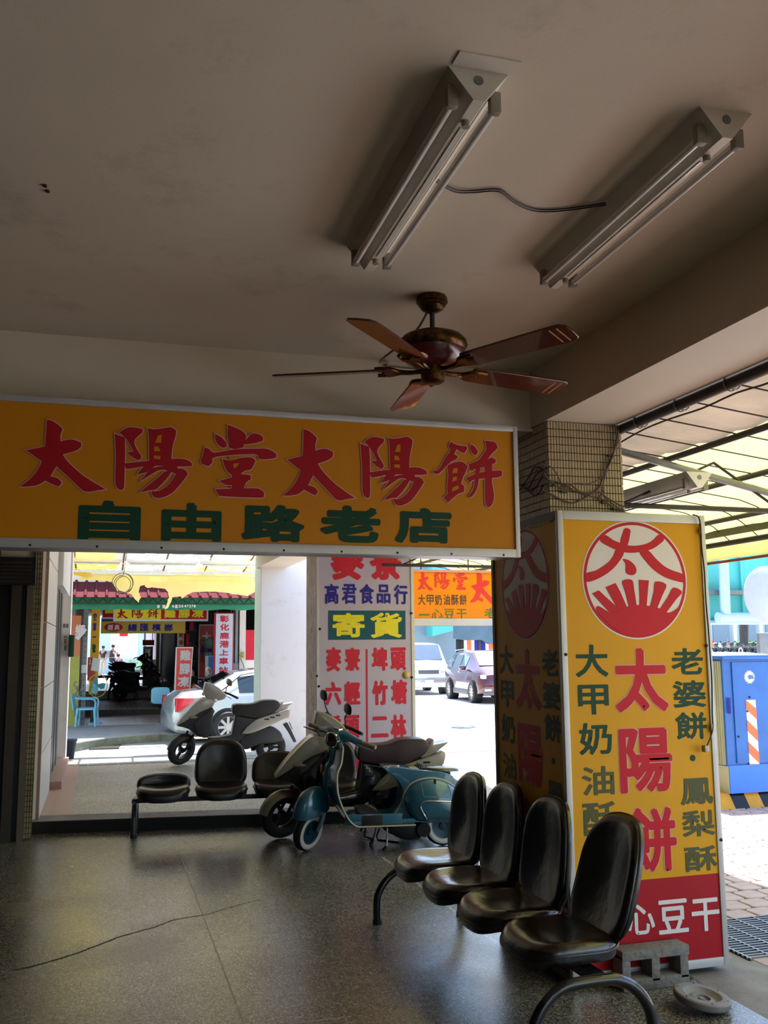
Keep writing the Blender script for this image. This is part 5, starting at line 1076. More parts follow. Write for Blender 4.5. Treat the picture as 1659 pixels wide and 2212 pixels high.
bx={'banner':(-0.672,0.036,-0.466,2.48),'col':(-0.41,-0.034,-0.315,2.652),'vsign':(-0.252,0.679,-0.057,2.681),'vred':(-0.3,0.987,-0.126,1.53),'s1':(-0.006,2.492,0.253,2.692),'s2':(-0.029,2.396,0.272,2.499),'s3':(0.247,2.375,2.495,2.668),'s3r':(1.36,2.394,2.474,2.668),'s4':(-0.033,2.104,2.063,2.411),'oval':(0.046,2.148,0.504,2.366),'wcol':(1.782,0.351,1.877,2.222),'wpan':(1.946,0.331,2.436,2.226),'mag':(2.193,1.715,2.367,2.224),'ysg':(1.359,1.814,1.75,2.003),'fridge':(1.407,0.329,1.728,1.782),'dark':(1.962,-0.582,4.4,2.84),'note':(2.028,1.761,2.213,2.125),'rs':(1.586,0.692,1.965,1.747),'rsi':(1.611,0.706,1.946,1.725),'red':(2.618,0.873,3.018,2.373),'redi':(2.641,0.898,3.007,2.347),'wb':(2.638,0.977,2.862,1.511),'wbb':(2.721,0.993,2.852,1.496),'ch':(2.537,1.062,2.997,2.544),'chi':(2.571,1.062,2.968,2.522),'gcol':(3.074,-0.118,3.138,2.651),'ccol':(3.187,-0.13,3.338,2.656),'gbox':(2.925,1.188,3.13,1.356),'e1':(3.168,1.551,3.307,1.623),'e2':(3.169,1.471,3.308,1.542),'grn':(-0.456,1.62,-0.376,1.939),'far':(3.275,1.192,3.42,2.162)}
bn=T('shop_banner','orange and green printed banner at the left across the alley','banner',(-.5,22.75,.02))
m_or=M('banner_orange','c9774c',.6,noise=(2,.15)); m_lg=M('banner_green','a9a84a',.6,noise=(2,.3))
b=bx['banner']; zm=b[1]+(b[3]-b[1])*.62
box('upper_cloth',b[0],b[2],22.75,22.78,zm,b[3],m_or,bn); box('lower_cloth',b[0],b[2],22.75,22.78,.02,zm,m_lg,bn)
mb=MB(); random.seed(4)
for k in range(14):
    a=math.radians(20+k*10); x=b[0]+.22; z=b[1]+.12; L=.12+.12*random.random()
    mb.slab([(x-.01,z),(x+L*math.cos(a),z+L*math.sin(a)*1.6),(x+.012,z+.01)],22.742,22.748,plane='XZ')
O('printed_leaves',mb,M('leaf_print','3d6a34',.6),bn)['kind']='stuff'
for kx,kz in ((.18,.5),(.2,.62),(.14,.72)):
    mb=MB(); mb.tube([(b[0]+kx+.05*math.sin(t*.9),22.745,b[1]+kz+t*.035) for t in range(8)],.012,5); O('brush_stroke',mb,m_steel,bn)
mb=MB(); mb.slab([(b[0]+.08,b[3]-.5),(b[0]+.3,b[3]-.28),(b[0]+.34,b[3]-.33),(b[0]+.16,b[3]-.56)],22.742,22.748,plane='XZ'); O('brush_stroke',mb,m_wsign,bn)
put(bn,face_mat((0,22.75,0),(1,0,0)),'鄉',(b[0]+.08,b[3]-.46,b[0]+.3,b[3]-.2),m_wsign,.03,.004)
cl=T('steel_column','grey riveted steel column between the banner and the yellow vertical sign','column',(-.3,22.9,0))
b=bx['col']; box('shaft',b[0],b[2],22.9,23.05,.02,2.95,m_steel,cl)
for k in range(22): mb=MB(); mb.ball((b[2]-.05,22.9,.15+k*.125),.013,8); O('rivet',mb,m_rust,cl)
box('switch_plate',b[0]-.02,b[0]+.09,22.87,22.9,1.18,1.36,m_wp,cl)
vs2=T('vertical_sign','yellow vertical sign with dark characters beside the steel column','sign',(-.1,23.3,.3))
b=bx['vsign']; PB('face_panel',23.3,b,m_yel2,vs2,.12); box('leg_post',b[0]+.05,b[2]-.05,23.3,23.4,.02,b[1],m_rust,vs2); VF=face_mat((0,23.3,0),(1,0,0))
H_=b[3]-b[1]; w_=b[2]-b[0]
for c,z0,z1 in [('空',2.381,2.562),('軍',2.135,2.322),('一',1.967,2.032),('號',1.633,1.838)]:
    put(vs2,VF,c,(b[0]+.04,z0+(.02 if c=='一' else 0),b[0]+w_*.62,z0+.045 if c=='一' else z1),MC['sign_blue'] if c!='號' else m_grn,.03,.004)
b=bx['vred']; poly_on(vs2,VF,[(b[0],b[1]),(b[2],b[1]),(b[2],b[3]),(b[0],b[3])],M('red_orange','b8421e',.5,noise=(3,.4)),.004,'red_panel')
put(vs2,VF,'上',(b[0]+.03,b[3]-.16,b[2]-.1,b[3]-.03),m_wsign,.02,.007)
mb=MB(); mb.slab([(b[2]-.1,b[3]-.3),(b[2]+.08,b[3]-.34),(b[2]+.1,b[3]-.04),(b[2]-.06,b[3]-.0)],23.27,23.275,plane='XZ'); O('paper_note',mb,m_wp,vs2)
s1=T('shop_sign','red shop sign corner above the arcade, left of the yellow and red sign','sign',(.2,24.4,2.4)); PB('face_panel',24.4,bx['s1'],m_red,s1); b=bx['s1']; box('frame_rail',b[0]-.02,b[2],24.38,24.45,b[1]-.04,b[1],m_wp,s1); PB('blue_board',24.45,bx['s2'],M('dark_blue','1c2b57',.6),s1)
b=bx['s1']; poly_on(s1,face_mat((0,24.4,0),(1,0,0)),[(b[2]-.2,b[3]-.1),(b[2],b[3]-.1),(b[2],b[3]),(b[2]-.2,b[3])],m_lem,.004,'yellow_patch')
s3=T('shop_sign','yellow and red hanging sign topmost over the far arcade opening','sign',(1.1,23.6,2.4)); b=bx['s3']; PB('cabinet',23.6,b,m_wp,s3,.1)
hang(s3,b,23.6,2.96); hang(s1,bx['s1'],24.4,2.96)
F3=face_mat((0,23.6,0),(1,0,0)); poly_on(s3,F3,[(b[0]+.04,b[1]+.05),(b[2]-.04,b[1]+.05),(b[2]-.04,b[3]),(b[0]+.04,b[3])],m_lem,.003,'yellow_panel')
r=bx['s3r']; poly_on(s3,F3,[(r[0],b[1]+.05),(b[2]-.04,b[1]+.05),(b[2]-.04,b[3]),(r[0],b[3])],m_red,.005,'red_panel')
for ch,q in zip('太陽餅',[(0.322,2.439,0.6,2.669),(0.665,2.439,0.946,2.67),(1.011,2.439,1.295,2.678)]): brush(s3,F3,ch,mapto(ch,q),m_dred,None,.008,mh=m_lem)
many(s3,F3,'雞腳凍',[(1.435,2.453,1.708,2.651),(1.772,2.453,2.04,2.667),(2.096,2.458,2.382,2.668)],m_lem,.035,.009)
s4=T('shop_sign','yellow sign with blue characters and red oval under the yellow and red one','sign',(1,25,2.1)); PB('cabinet',25,bx['s4'],M('mustard','c2a52c',.5,noise=(2,.1)),s4,.15); hang(s4,bx['s4'],25,2.96); F4=face_mat((0,25,0),(1,0,0))
b=bx['oval']; poly_on(s4,F4,[((b[0]+b[2])/2+(b[2]-b[0])/2*math.cos(t*PI/14),(b[1]+b[3])/2+(b[3]-b[1])/2*math.sin(t*PI/14)) for t in range(28)],m_red,.004,'red_oval')
many(s4,F4,'經典',[(0.133,2.185,0.265,2.328),(0.296,2.184,0.421,2.328)],m_wsign,.03,.007)
many(s4,F4,'總匯檳榔',[(0.625,2.161,0.853,2.348),(0.927,2.164,1.137,2.348),(1.225,2.163,1.444,2.347),(1.526,2.152,1.739,2.34)],MC['sign_blue'],.03,.006)
b=bx['wcol']; sbox('pillar_arcade',b[0],b[2],33,33.3,.4,3,m_wall); b=bx['wpan']; sbox('wall_right',b[0],min(b[2]+3.5,4.3),33.4,45,.4,3,m_inw)
mg=T('magenta_sign','magenta sign with white writing on the lilac wall','sign',(2,33.3,1.8)); PB('face_panel',33.32,bx['mag'],M('magenta','b51a55',.5),mg); b=bx['mag']; many(mg,face_mat((0,33.32,0),(1,0,0)),'賞車',[(b[0]+(b[2]-b[0])*.45,b[3]-(b[3]-b[1])*(k+1)*.45,b[2],b[3]-(b[3]-b[1])*k*.45-.05) for k in (0,1)],m_wsign,.04,.004)
fr=T('display_fridge','glass-fronted drinks fridge under a yellow price board','fridge',(1.1,34.2,.42)); b=bx['fridge']; box('cabinet',b[0],b[2],34.25,34.8,.42,b[3],m_steel,fr); box('glass_door',b[0]+.05,b[2]-.05,34.22,34.25,1.0,b[3]-.1,m_glass,fr); box('frame_rail',b[0],b[2],34.2,34.26,b[3]-.1,b[3],m_alu,fr)
for k in range(4): box('shelf',b[0]+.06,b[2]-.06,34.215,34.22,1.05+k*.16,1.07+k*.16,m_wp,fr)
ys=T('price_board','yellow price board with two rows of characters over the fridge','sign',(1.1,34,2)); PB('face_panel',34,bx['ysg'],m_yel2,ys); b=bx['ysg']; hang(ys,b,34,2.96)
many(ys,face_mat((0,34,0),(1,0,0)),'香檳飲品檳榔飲料',[(b[0]+(b[2]-b[0])*(.04+.24*(k%4)),b[3]-(b[3]-b[1])*(.95 if k>3 else .47),b[0]+(b[2]-b[0])*(.23+.24*(k%4)),b[3]-(b[3]-b[1])*(.55 if k>3 else .07)) for k in range(8)],m_red,.03,.004)
b=bx['dark']; sbox('wall_shop',b[0],4.3,27.3,33,.1,3,M('dark_shop','1d1a1b',.7,noise=(2,.5)))
nt_=T('notice_board','pale notice sheet on the dark stall wall above the slanted red sign','notice',(1.9,27,1.7)); PB('sheet',27.2,bx['note'],m_wall,nt_,.08)
b=bx['note']; many(nt_,face_mat((0,27.2,0),(1,0,0)),'香菸飲料',[(b[0]+.04+.18*(k%2),b[1]+.05+.2*(k//2),b[0]+.17+.18*(k%2),b[1]+.18+.2*(k//2)) for k in range(4)],m_red,.03,.004)
# odds and ends in the dark stall
random.seed(11); g=T('stall_goods','dark stall shelf crowded with small packets beside the red poster','shelf',(2.4,27,.2))
sx=[2.217,2.557]
for k in range(5): box('shelf_board',sx[0],sx[1],26.9,27.25,.5+k*.42,.53+k*.42,m_rust,g)
for k in range(26):
    x=random.uniform(sx[0]+.03,sx[1]-.1); zz1=.53+.42*random.randrange(5); h=random.uniform(.08,.26); box('packet',x,x+random.uniform(.05,.1),26.93+.01*k*.3,27.1,zz1,zz1+h,[m_red,m_wp,MC['sign_blue'],m_yel2,m_blk,MC['dim_wall'],m_rust][k%7],g)
rs=T('slanted_sign','red framed sign with grey characters leaning left of the silver car','sign',(1.9,21.6,.1)); b=bx['rs']
SHm=lambda p:(p[0]+(p[1]-b[3])*.06,p[1])
mb=MB(); mb.slab([SHm(p) for p in ((b[0]+.07,.025),(b[2]+.02,.025),(b[2],b[3]),(b[0],b[3]))],21.6,21.66,plane='XZ'); O('frame',mb,m_wp,rs)
i_=bx['rsi']; mb=MB(); mb.slab([SHm(p) for p in ((i_[0]+.05,i_[1]),(i_[2],i_[1]),(i_[2],i_[3]),(i_[0],i_[3]))],21.585,21.6,plane='XZ'); O('face_panel',mb,M('vermilion','c63a2a',.5),rs)
many(rs,face_mat((0,21.585,0),(1,0,0)),'雞腳凍',[(1.672,1.448,1.913,1.682),(1.665,1.152,1.896,1.391),(1.635,0.871,1.891,1.101)],M('sign_grey','b9b0ac',.5),.035,.004)
rp=T('red_poster','tall red poster with white frame behind the white station sign','poster',(2.6,26,.7)); PB('frame',27.1,bx['red'],m_wp,rp,.2); PB('face_panel',27.08,bx['redi'],M('poster_crimson','b3161c',.45,noise=(3,.3)),rp,.02)
b=bx['redi']; FR=face_mat((0,27.08,0),(1,0,0)); put(rp,FR,'大',(b[0]+.06,b[3]-.5,b[0]+.32,b[3]-.18),m_wsign,.02,.004); put(rp,FR,'吃',(b[2]-.4,b[3]-1.75,b[2]-.1,b[3]-1.5),m_wsign,.02,.004)
disc(FR,rp,(b[0]+.18,b[1]+.75),.05,.16,m_blue,.004,name='blue_ring')
gb=T('green_buckets','two grey-green plastic tubs hung one above the other on the red poster','tub',(2.75,26.9,1.5))
for z in (1.84,1.46): mb=MB(); mb.lathe([(.12,-.14),(.17,-.08),(.18,.1),(.16,.14),(.12,.145)],18,Matrix.Translation((bx['redi'][2]-.12,26.9,z))); O('tub',mb,M('grey_green','5e7a70',.4,noise=(9,.3)),gb)
wb=T('white_blue_panel','white and blue upright panel at the foot of the red poster','panel',(2.7,25.5,.8)); PB('board',25.5,bx['wb'],m_wp,wb); box('foot_post',bx['wb'][0]+.05,bx['wb'][2]-.05,25.5,25.54,.021,bx['wb'][1],m_steel,wb); PB('blue_strip',25.48,bx['wbb'],M('strip_blue','2f79c4',.5),wb,.02)
cs_=T('station_sign','white vertical sign with red border and seven red characters','sign',(3,22.6,.6)); PB('border_panel',22.6,bx['ch'],m_red3,cs_,.1); PB('face_panel',22.58,bx['chi'],M('sign_paleblue','c3cbd6',.5),cs_,.02)
hang(cs_,bx['ch'],22.6,2.96)
many(cs_,face_mat((0,22.58,0),(1,0,0)),'彰化鹿港上車站',[(2.66,2.32,2.878,2.486),(2.667,2.125,2.881,2.288),(2.662,1.931,2.88,2.085),(2.662,1.727,2.883,1.894),(2.662,1.544,2.871,1.685),(2.658,1.337,2.872,1.492),(2.655,1.138,2.87,1.285)],m_red3,.028,.004)
b=bx['gcol']; sbox('pillar_grey',b[0],b[2],22.9,23.3,0,3,m_steel); b=bx['ccol']; sbox('pillar_cream',b[0],b[2],23,23.5,0,3,m_wall)
eb=T('meter_boxes','pair of yellowed meter boxes on the cream pillar with wires below','box',(3.4,22.9,1.5))
for k in ('e1','e2'): box('meter_box',bx[k][0],bx[k][2],22.9,23.0,bx[k][1],bx[k][3],M('old_cream','b9ac6a',.5),eb,b=.01); box('label_plate',bx[k][0]+.04,bx[k][2]-.04,22.89,22.9,bx[k][1]+.03,bx[k][3]-.03,m_rust,eb)
mb=MB(); b=bx['e2']; mb.tube(catmull([(b[2]-.1,22.95,b[1]),(b[2]-.02,22.9,b[1]-.2),(b[2]+.03,22.9,b[1]-.5)],4,False),.01,5); O('wire',mb,m_wirew,eb)
b=bx['gbox']; box('grey_box',b[0],b[2],22.74,22.9,b[1],b[3],m_steel,eb)
fs_=T('far_sign','red and cream sign edge seen right of the cream pillar','sign',(3.8,24,1)); b=bx['far']; box('post',b[0]+.3,b[0]+.36,24.05,24.1,.02,b[3],m_steel,fs_); box('face_panel',b[0],b[2]+.6,24,24.05,b[1]-.9,b[3],m_wall,fs_); box('red_panel',b[0],b[2]+.6,23.98,24,b[3]-.75,b[3],m_red3,fs_)
gm=solo('green_meter_box',(lambda m:(m.box(bx['grn'][0],bx['grn'][2],14.38,14.5,bx['grn'][1],bx['grn'][3],b=.02),m)[1])(MB()),M('box_green','1c4a36',.4),'dark green metal box on the end of the white left wall','box')
# red sheet roof and green valance
rf_=T('sheet_roof','red corrugated metal roof edge over the shops across the alley','roof',(1.2,20.8,2.8)); m_rr=M('roof_red','50171f',.85,spec=.15,noise=(3,.15)); m_rr2=M('roof_rib','6d2f3c',.5)
rz0,rz1=(2.771,3.164)
for i in range(22):
    x=-.85+i*.21
    mb=MB(); mb.rings([[(x,20.1,rz0),(x+.04,20.1,rz0+.0),(x+.06,20.1,rz0+.045),(x+.09,20.1,rz0+.045),(x+.11,20.1,rz0),(x+.21,20.1,rz0),(x+.21,20.1,rz0-.012),(x,20.1,rz0-.012)],[(x,21.4,rz1),(x+.04,21.4,rz1),(x+.06,21.4,rz1+.045),(x+.09,21.4,rz1+.045),(x+.11,21.4,rz1),(x+.21,21.4,rz1),(x+.21,21.4,rz1-.012),(x,21.4,rz1-.012)]]); O('roof_sheet',mb,m_rr,rf_,ang=20)
sbox('wall_upper',-3,4.45,21.4,21.6,2.9,6.5,m_wall)
gv=T('green_valance','green canvas valance with a steel lattice under the red roof','valance',(1.2,20.2,2.6)); vz=[2.772,2.525]
m_gv=M('green_canvas','2f8a62',.7,noise=(3,.3),kind='canvas')
vs=[];n=60
for i in range(n+1):
    x=-1.2+i*.1
    for j in range(4): vs.append((x,20.3+.02*math.sin(i*.7+j),vz[0]+(vz[1]-vz[0])*j/3+(.012*math.sin(i*.9) if j==3 else 0)))
mb=MB(); mb.v=vs; mb.f=[(i*4+j,i*4+j+1,(i+1)*4+j+1,(i+1)*4+j) for i in range(n) for j in range(3)]; mb.mi=[0]*len(mb.f); O('cloth',mb,m_gv,gv,ang=60)
for k in range(28): mb=MB(); x=-1.2+k*.2; mb.tube([(x,20.27,vz[0]-.01),(x+.1,20.27,(vz[0]+vz[1])/2),(x+.2,20.27,vz[0]-.01)],.009,5); O('lattice_rod',mb,m_rust,gv)
box('rail',-1.2,4.6,20.26,20.29,(vz[0]+vz[1])/2-.01,(vz[0]+vz[1])/2+.01,m_rust,gv)
GVF=face_mat((0,20.26,0),(1,0,0)); gq=[(1.078,2.558,1.14,2.626),(1.185,2.558,1.255,2.627),(1.388,2.559,1.435,2.627),(1.453,2.559,1.507,2.628),(1.516,2.574,1.568,2.628),(1.578,2.574,1.621,2.628),(1.636,2.574,1.679,2.629),(1.69,2.575,1.727,2.629),(1.738,2.575,1.776,2.629),(1.787,2.575,1.825,2.629),(1.835,2.575,1.873,2.629)]
many(gv,GVF,'音室中區2547278'[:11],gq,m_wsign,.02,.004)
# things on the arcade floor across the alley
m_pl=M('pale_blue_plastic','6fb3cc',.4)
def tubes(t,name,m,L,r,n=8):
    mb=MB(); mb.tube(L,r,n); return O(name,mb,m,t,local=True)
pc=T('plastic_chair','pale blue plastic armchair at the left across the alley','chair',(-.26,22.4,.028),math.radians(82))
for sx_,sy in ((-1,-1),(1,-1),(-1,1),(1,1)):
    mb=MB(); mb.tube([(sx_*.23,sy*.21,0),(sx_*.2,sy*.18,.4)],[.022,.03],6); O('leg',mb,m_pl,pc,local=True)
mb=MB(); mb.pillow(sup(.22,.22,4,24),.03,3,.02,Matrix.Translation((0,0,.38))); O('seat',mb,m_pl,pc,local=True)
mb=MB(); mb.slab([(-.2,.4),(.2,.4),(.21,.7),(.14,.76),(-.14,.76),(-.21,.7)],.19,.215,bev=.008,plane='XZ',mat=Matrix.Rotation(math.radians(-10),4,'X')); O('backrest',mb,m_pl,pc,local=True)
for s in (-1,1): tubes(pc,'armrest',m_pl,catmull([(s*.22,.24,.62),(s*.25,.05,.6),(s*.25,-.15,.59),(s*.22,-.2,.52),(s*.21,-.19,.38)],3,False),.02,6)
pf=T('pedestal_fan','teal electric fan with yellow guard ring behind the plastic chair','fan',(-.1,22.95,.028))
mb=MB(); mb.lathe([(0,0),(.18,0),(.17,.03),(.03,.05),(0,.05)],20); O('base',mb,m_pl,pf,local=True); tubes(pf,'pole',m_steel,[(0,0,.04),(0,0,.75)],.015)
FM=Matrix.Translation((.04,-.05,.86))@Matrix.Rotation(math.radians(35),4,'Z')
mb=MB(); mb.tube([(.26*math.cos(k*PI/14),0,.26*math.sin(k*PI/14)) for k in range(28)],.009,6,closed=True,mat=FM); O('guard_ring',mb,M('guard_yellow','b8a83a',.4),pf,local=True)
for k in range(12): mb=MB(); a=k*PI/6; mb.tube([(0,-.05,0),(.25*math.cos(a),-.01,.25*math.sin(a))],.0025,4,mat=FM); O('guard_wire',mb,m_steel,pf,local=True)
for k in range(3): 
    mb=MB(); mb.slab([(.02,-.03),(.1,-.09),(.2,-.07),(.2,.05),(.1,.06),(.02,.03)],-.004,.004,plane='XZ',mat=FM@Matrix.Rotation(k*2*PI/3,4,'Y')@Matrix.Rotation(.3,4,'X')); O('fan_blade',mb,M('fan_teal','3f9a94',.3),pf,local=True)
mb=MB(); mb.ball((0,.1,0),(.07,.1,.07),14,FM); O('motor',mb,m_pl,pf,local=True)
tb=T('folding_table','black folding frame table beside the yellow vertical sign','table',(-0.049,30.535,0.17))
blk(tb,'table_top',m_blk,-.3,.42,-.2,.2,.66,.74)
for sx_,sy in ((-1,-1),(1,-1),(-1,1),(1,1)): tubes(tb,'leg',m_blk,[(sx_*.3+.06,sy*.17,.66),(sx_*.26+.04,sy*.17,0)],.018,6)
def farbike(i,px_,lab,col,rz,zz,cb=m_dgrey):
    t=scooter('motor_scooter',lab,Matrix.Translation((px_[0],px_[1],zz))@Matrix.Rotation(math.radians(rz),4,'Z'),col,cb,cb,m_seat,th=-15,mir=(i!=1)); return t
farbike(0,[1.735,29.717,0.17],'dark scooter with white side stripes on the plank floor across the alley',m_navy,160,.175)
farbike(1,[1.697,31.705,0.42],'black scooter deepest in the arcade, left behind the striped one',m_gloss,165,.422)
farbike(2,[2.585,35.289,0.42],'dark scooter with red tail right of the lilac wall',m_tail,120,.422)
hl=[1.639,26.6,0.84]
h=T('helmet','silver and black helmet resting on the dark cloth-covered table','helmet',hl); mb=MB(); mb.ball((0,0,0),(.12,.13,.14),18); O('shell',mb,M('helmet_silver','8d9496',.25,.5,noise=(14,.9),col2='1a1d20',coat=.5),h,local=True); mb=MB(); mb.slab([(-.09,-.05),(.09,-.05),(.1,.03),(-.1,.03)],-.135,-.115,bev=.01,plane='XZ'); O('visor',mb,m_glass,h,local=True)
tt=T('covered_table','low table under a dark green cloth behind the blue bench seat','table',(1.647,26.661,0.17))
blk(tt,'cloth',M('olive_cloth','2e3328',.8,noise=(5,.4)),-.3,.75,-.35,.35,.0,.52,b=.05); blk(tt,'tray',M('tray_teal','5a8c90',.4),.25,.75,-.3,.2,.52,.55)
bs=T('blue_bench_seat','pale blue bench seat back on a steel post left of the car bumper','bench',(1.33,22.561,0.03))
mb=MB(); mb.slab(sup(.21,.19,5,28,y0=.62),-.04,.04,bev=.03,plane='XZ'); O('backrest',mb,m_pl,bs,local=True); blk(bs,'shell',m_blk,-.23,.2,.04,.4,.38,.46,b=.02); tubes(bs,'post',m_chrome,[(.08,.1,0),(.08,.1,.4)],.025,8); blk(bs,'foot',m_steel,-.0,.16,-.05,.3,0,.02)
pt=T('plant_pot','dark plastic pot at the foot of the white left wall end','pot',(-.5,17.6,-.15)); mb=MB(); mb.lathe([(0,0),(.1,0),(.14,.3),(.15,.3),(.15,.33),(.12,.33),(.1,.28),(0,.28)],20); O('pot',mb,M('pot_navy','1a2030',.5),pt,local=True)
# ---------------------------------------------------------------- people in the far street
def person(label,loc,rz,J,shirt,legs_m,skin,shoes,scale=1,bag=None):
    t=T('person',label,'person',mat=Matrix.Translation(loc)@Matrix.Rotation(math.radians(rz),4,'Z')@Matrix.Scale(scale,4))
    def skinm(name,V,E,R,m,root=0,sub=1):
        me=bpy.data.meshes.new(name); me.from_pydata(V,E,[]); o=bpy.data.objects.new(name,me); COL.objects.link(o); o.parent=t; WM[o.name]=WM[t.name]
        md=o.modifiers.new('skin','SKIN'); md.use_smooth_shade=True
        for i,sv in enumerate(me.skin_vertices[0].data): sv.radius=(R[i],R[i]*.85); sv.use_root=(i==root)
        sb=o.modifiers.new('sub','SUBSURF'); sb.levels=sub; sb.render_levels=sub; me.materials.append(m); return o
    V=[J[k] for k in ('pel','chest','neck','head','shL','elL','haL','shR','elR','haR','hiL','knL','anL','toL','hiR','knR','anR','toR')]
    E=[(0,1),(1,2),(2,3),(1,4),(4,5),(5,6),(1,7),(7,8),(8,9),(0,10),(10,11),(11,12),(12,13),(0,14),(14,15),(15,16),(16,17)]
    R=[.13,.14,.055,.09,.06,.045,.03,.06,.045,.03,.085,.06,.04,.035,.085,.06,.04,.035]
    b=skinm('body',V,E,R,skin)
    skinm('shirt',[J['pel'],tuple((Vector(J['pel'])+Vector(J['chest']))/2),J['chest'],J['shL'],tuple(Vector(J['shL']).lerp(Vector(J['elL']),.7)),J['shR'],tuple(Vector(J['shR']).lerp(Vector(J['elR']),.7))],[(0,1),(1,2),(2,3),(3,4),(2,5),(5,6)],[.155,.155,.165,.075,.06,.075,.06],shirt)
    k=.55 if legs_m[1]=='short' else .93
    def leg(s): h,kn,an=Vector(J['hi'+s]),Vector(J['kn'+s]),Vector(J['an'+s]); return [tuple(h),tuple(kn),tuple(kn.lerp(an,.1 if k<.9 else .93))]
    L=leg('L');R2_=leg('R'); skinm('trousers',[J['pel']]+L+R2_,[(0,1),(1,2),(2,3),(0,4),(4,5),(5,6)],[.15,.1,.08,.07,.1,.08,.07],legs_m[0])
    mb=MB(); c=Vector(J['head']); mb.ball((c.x,c.y+.012,c.z+.045),(.095,.105,.095),14); O('hair',mb,m_blk,t,local=True)
    for s in ('L','R'): mb=MB(); a=Vector(J['an'+s]); q=Vector(J['to'+s]); mb.tube([a+Vector((0,0,-.05)),q+Vector((0,0,-.01))],[.05,.045],8); O('shoe',mb,shoes,t,local=True)
    for s in (-1,1): mb=MB(); mb.ball((c.x+s*.03,c.y-.085,c.z+.0),.008,6); O('eye',mb,m_blk,t,local=True)
    mb=MB(); mb.ball((c.x,c.y-.095,c.z-.02),(.012,.02,.02),8); O('nose',mb,skin,t,local=True)
    if bag: mb=MB(); mb.box(-.15,.15,.13,.3,1.0,1.42,b=.05); O('backpack',mb,bag,t,local=True)
    return t
sk=M('skin','a8765a',.55); kh=M('khaki','a89a82',.8); nv=M('navy_cloth','161a2a',.8); wsh=M('white_shoe','c8c8c8',.5)
st_=dict(pel=(0,0,.95),chest=(0,0,1.32),neck=(0,-.01,1.5),head=(0,-.02,1.62),shL=(.18,0,1.42),elL=(.24,.02,1.15),haL=(.22,-.08,.92),shR=(-.18,0,1.42),elR=(-.24,.02,1.15),haR=(-.22,-.08,.92),hiL=(.09,0,.9),knL=(.1,-.02,.5),anL=(.1,0,.1),toL=(.11,-.14,.04),hiR=(-.09,0,.9),knR=(-.1,-.02,.5),anR=(-.1,0,.1),toR=(-.11,-.14,.04))
p1=[0.094,59.012,0.12]; p2=[0.644,58.681,0.12]; p3=[1.045,57.482,0.12]
person('person in dark shirt and khaki trousers standing at the yellow sign edge',p1,150,st_,nv,(kh,'long'),sk,wsh,1.0)
s2_=dict(st_); s2_.update(elL=(.26,-.15,1.22),haL=(.08,-.38,1.38),elR=(-.26,-.15,1.22),haR=(-.08,-.38,1.38))
pr=person('person with backpack holding a camera up, dark clothes and shorts',p2,75,s2_,nv,(nv,'short'),sk,m_blk,1.03,bag=M('bag_grey','6a6f6c',.7))
mb=MB(); mb.box(-.08,.08,-.5,-.36,1.36,1.46,b=.01); mb.cyl((0,-.48,1.41),(0,-.6,1.41),.035); 
cmr=T('camera','small dark camera held up by the person with the backpack','camera',mat=WM[pr.name]); O('camera_body',mb,m_blk,cmr,local=True)
s3_=dict(pel=(0,.05,.5),chest=(0,-.02,.85),neck=(0,-.08,1.02),head=(0,-.13,1.14),shL=(.17,-.02,.95),elL=(.22,-.2,.72),haL=(.12,-.42,.66),shR=(-.17,-.02,.95),elR=(-.22,-.2,.72),haR=(-.12,-.42,.66),hiL=(.09,0,.48),knL=(.11,-.42,.5),anL=(.12,-.42,.1),toL=(.12,-.56,.04),hiR=(-.09,0,.48),knR=(-.11,-.42,.5),anR=(-.12,-.4,.1),toR=(-.12,-.54,.04))
person('seated person with long dark hair beside the standing photographer',p3,-60,s3_,M('floral_cloth','6d5560',.8,noise=(20,.5)),(M('denim','33475c',.8),'long'),sk,m_blk,1.0)
stl=T('stool','low stool under the seated person in the far street','stool',tuple(p3)); blk(stl,'seat',m_rust,-.17,.17,-.1,.22,.36,.4)
for sx_,sy in ((-1,-1),(1,-1),(-1,1),(1,1)): tubes(stl,'leg',m_rust,[(sx_*.14,sy*.14+.06,.36),(sx_*.16,sy*.16+.06,0)],.015,5)
# far street frontage
m_fb=M('pale_blue_front','aebfcb',.6,noise=(.3,.15)); ff=T('far_shopfront','pale blue shop front across the far street','building',(2,62,.12))
box('facade',-8,12,62,63,.12,9,m_fb,ff); box('stripe_panel',.5,2.2,61.95,62,1.0,4.5,m_wp,ff); box('window',2.6,3.8,61.93,62,1.0,3.2,m_glassb,ff); box('column',3.9,4.4,61.6,62,.12,5,m_wp,ff)
mb=MB(); mb.slab([(1.9,3.4),(3.9,2.5),(4.0,2.8),(2.2,3.9)],61.5,61.9,plane='XZ'); O('slanted_canopy',mb,MC['dim_wall'],ff)
many(ff,face_mat((0,61.94,0),(1,0,0)),'頂客',[(.6,2.6,1.2,3.2),(1.3,2.6,1.9,3.2)],m_dgrey,.02,.01)
rb=T('red_bottle_poster','small red poster standing in the far street','poster',(1.25,58,.12)); box('panel',.95,1.5,58,58.05,.12,3.2,m_wp,rb); box('red_panel',.99,1.46,57.97,58,2.4,3.1,m_red,rb)
random.seed(2); bs_=T('street_shrub','light green shrubs in the far street beyond the seated person','shrub',(3.3,57,.12)); mb=MB()
for k in range(420):
    a=random.uniform(0,2*PI); r=random.random()**.5; c=Vector((2.4+1.3*r*math.cos(a)*1.0,57+.5*r*math.sin(a),.45+.75*random.random()*(1-r*.5))); d=Vector((random.uniform(-1,1),random.uniform(-1,1),random.uniform(-.3,1))).normalized()*.09; e=d.orthogonal().normalized()*.035
    mb.add([c-d,c+e,c+d,c-e],[(0,1,2,3)])
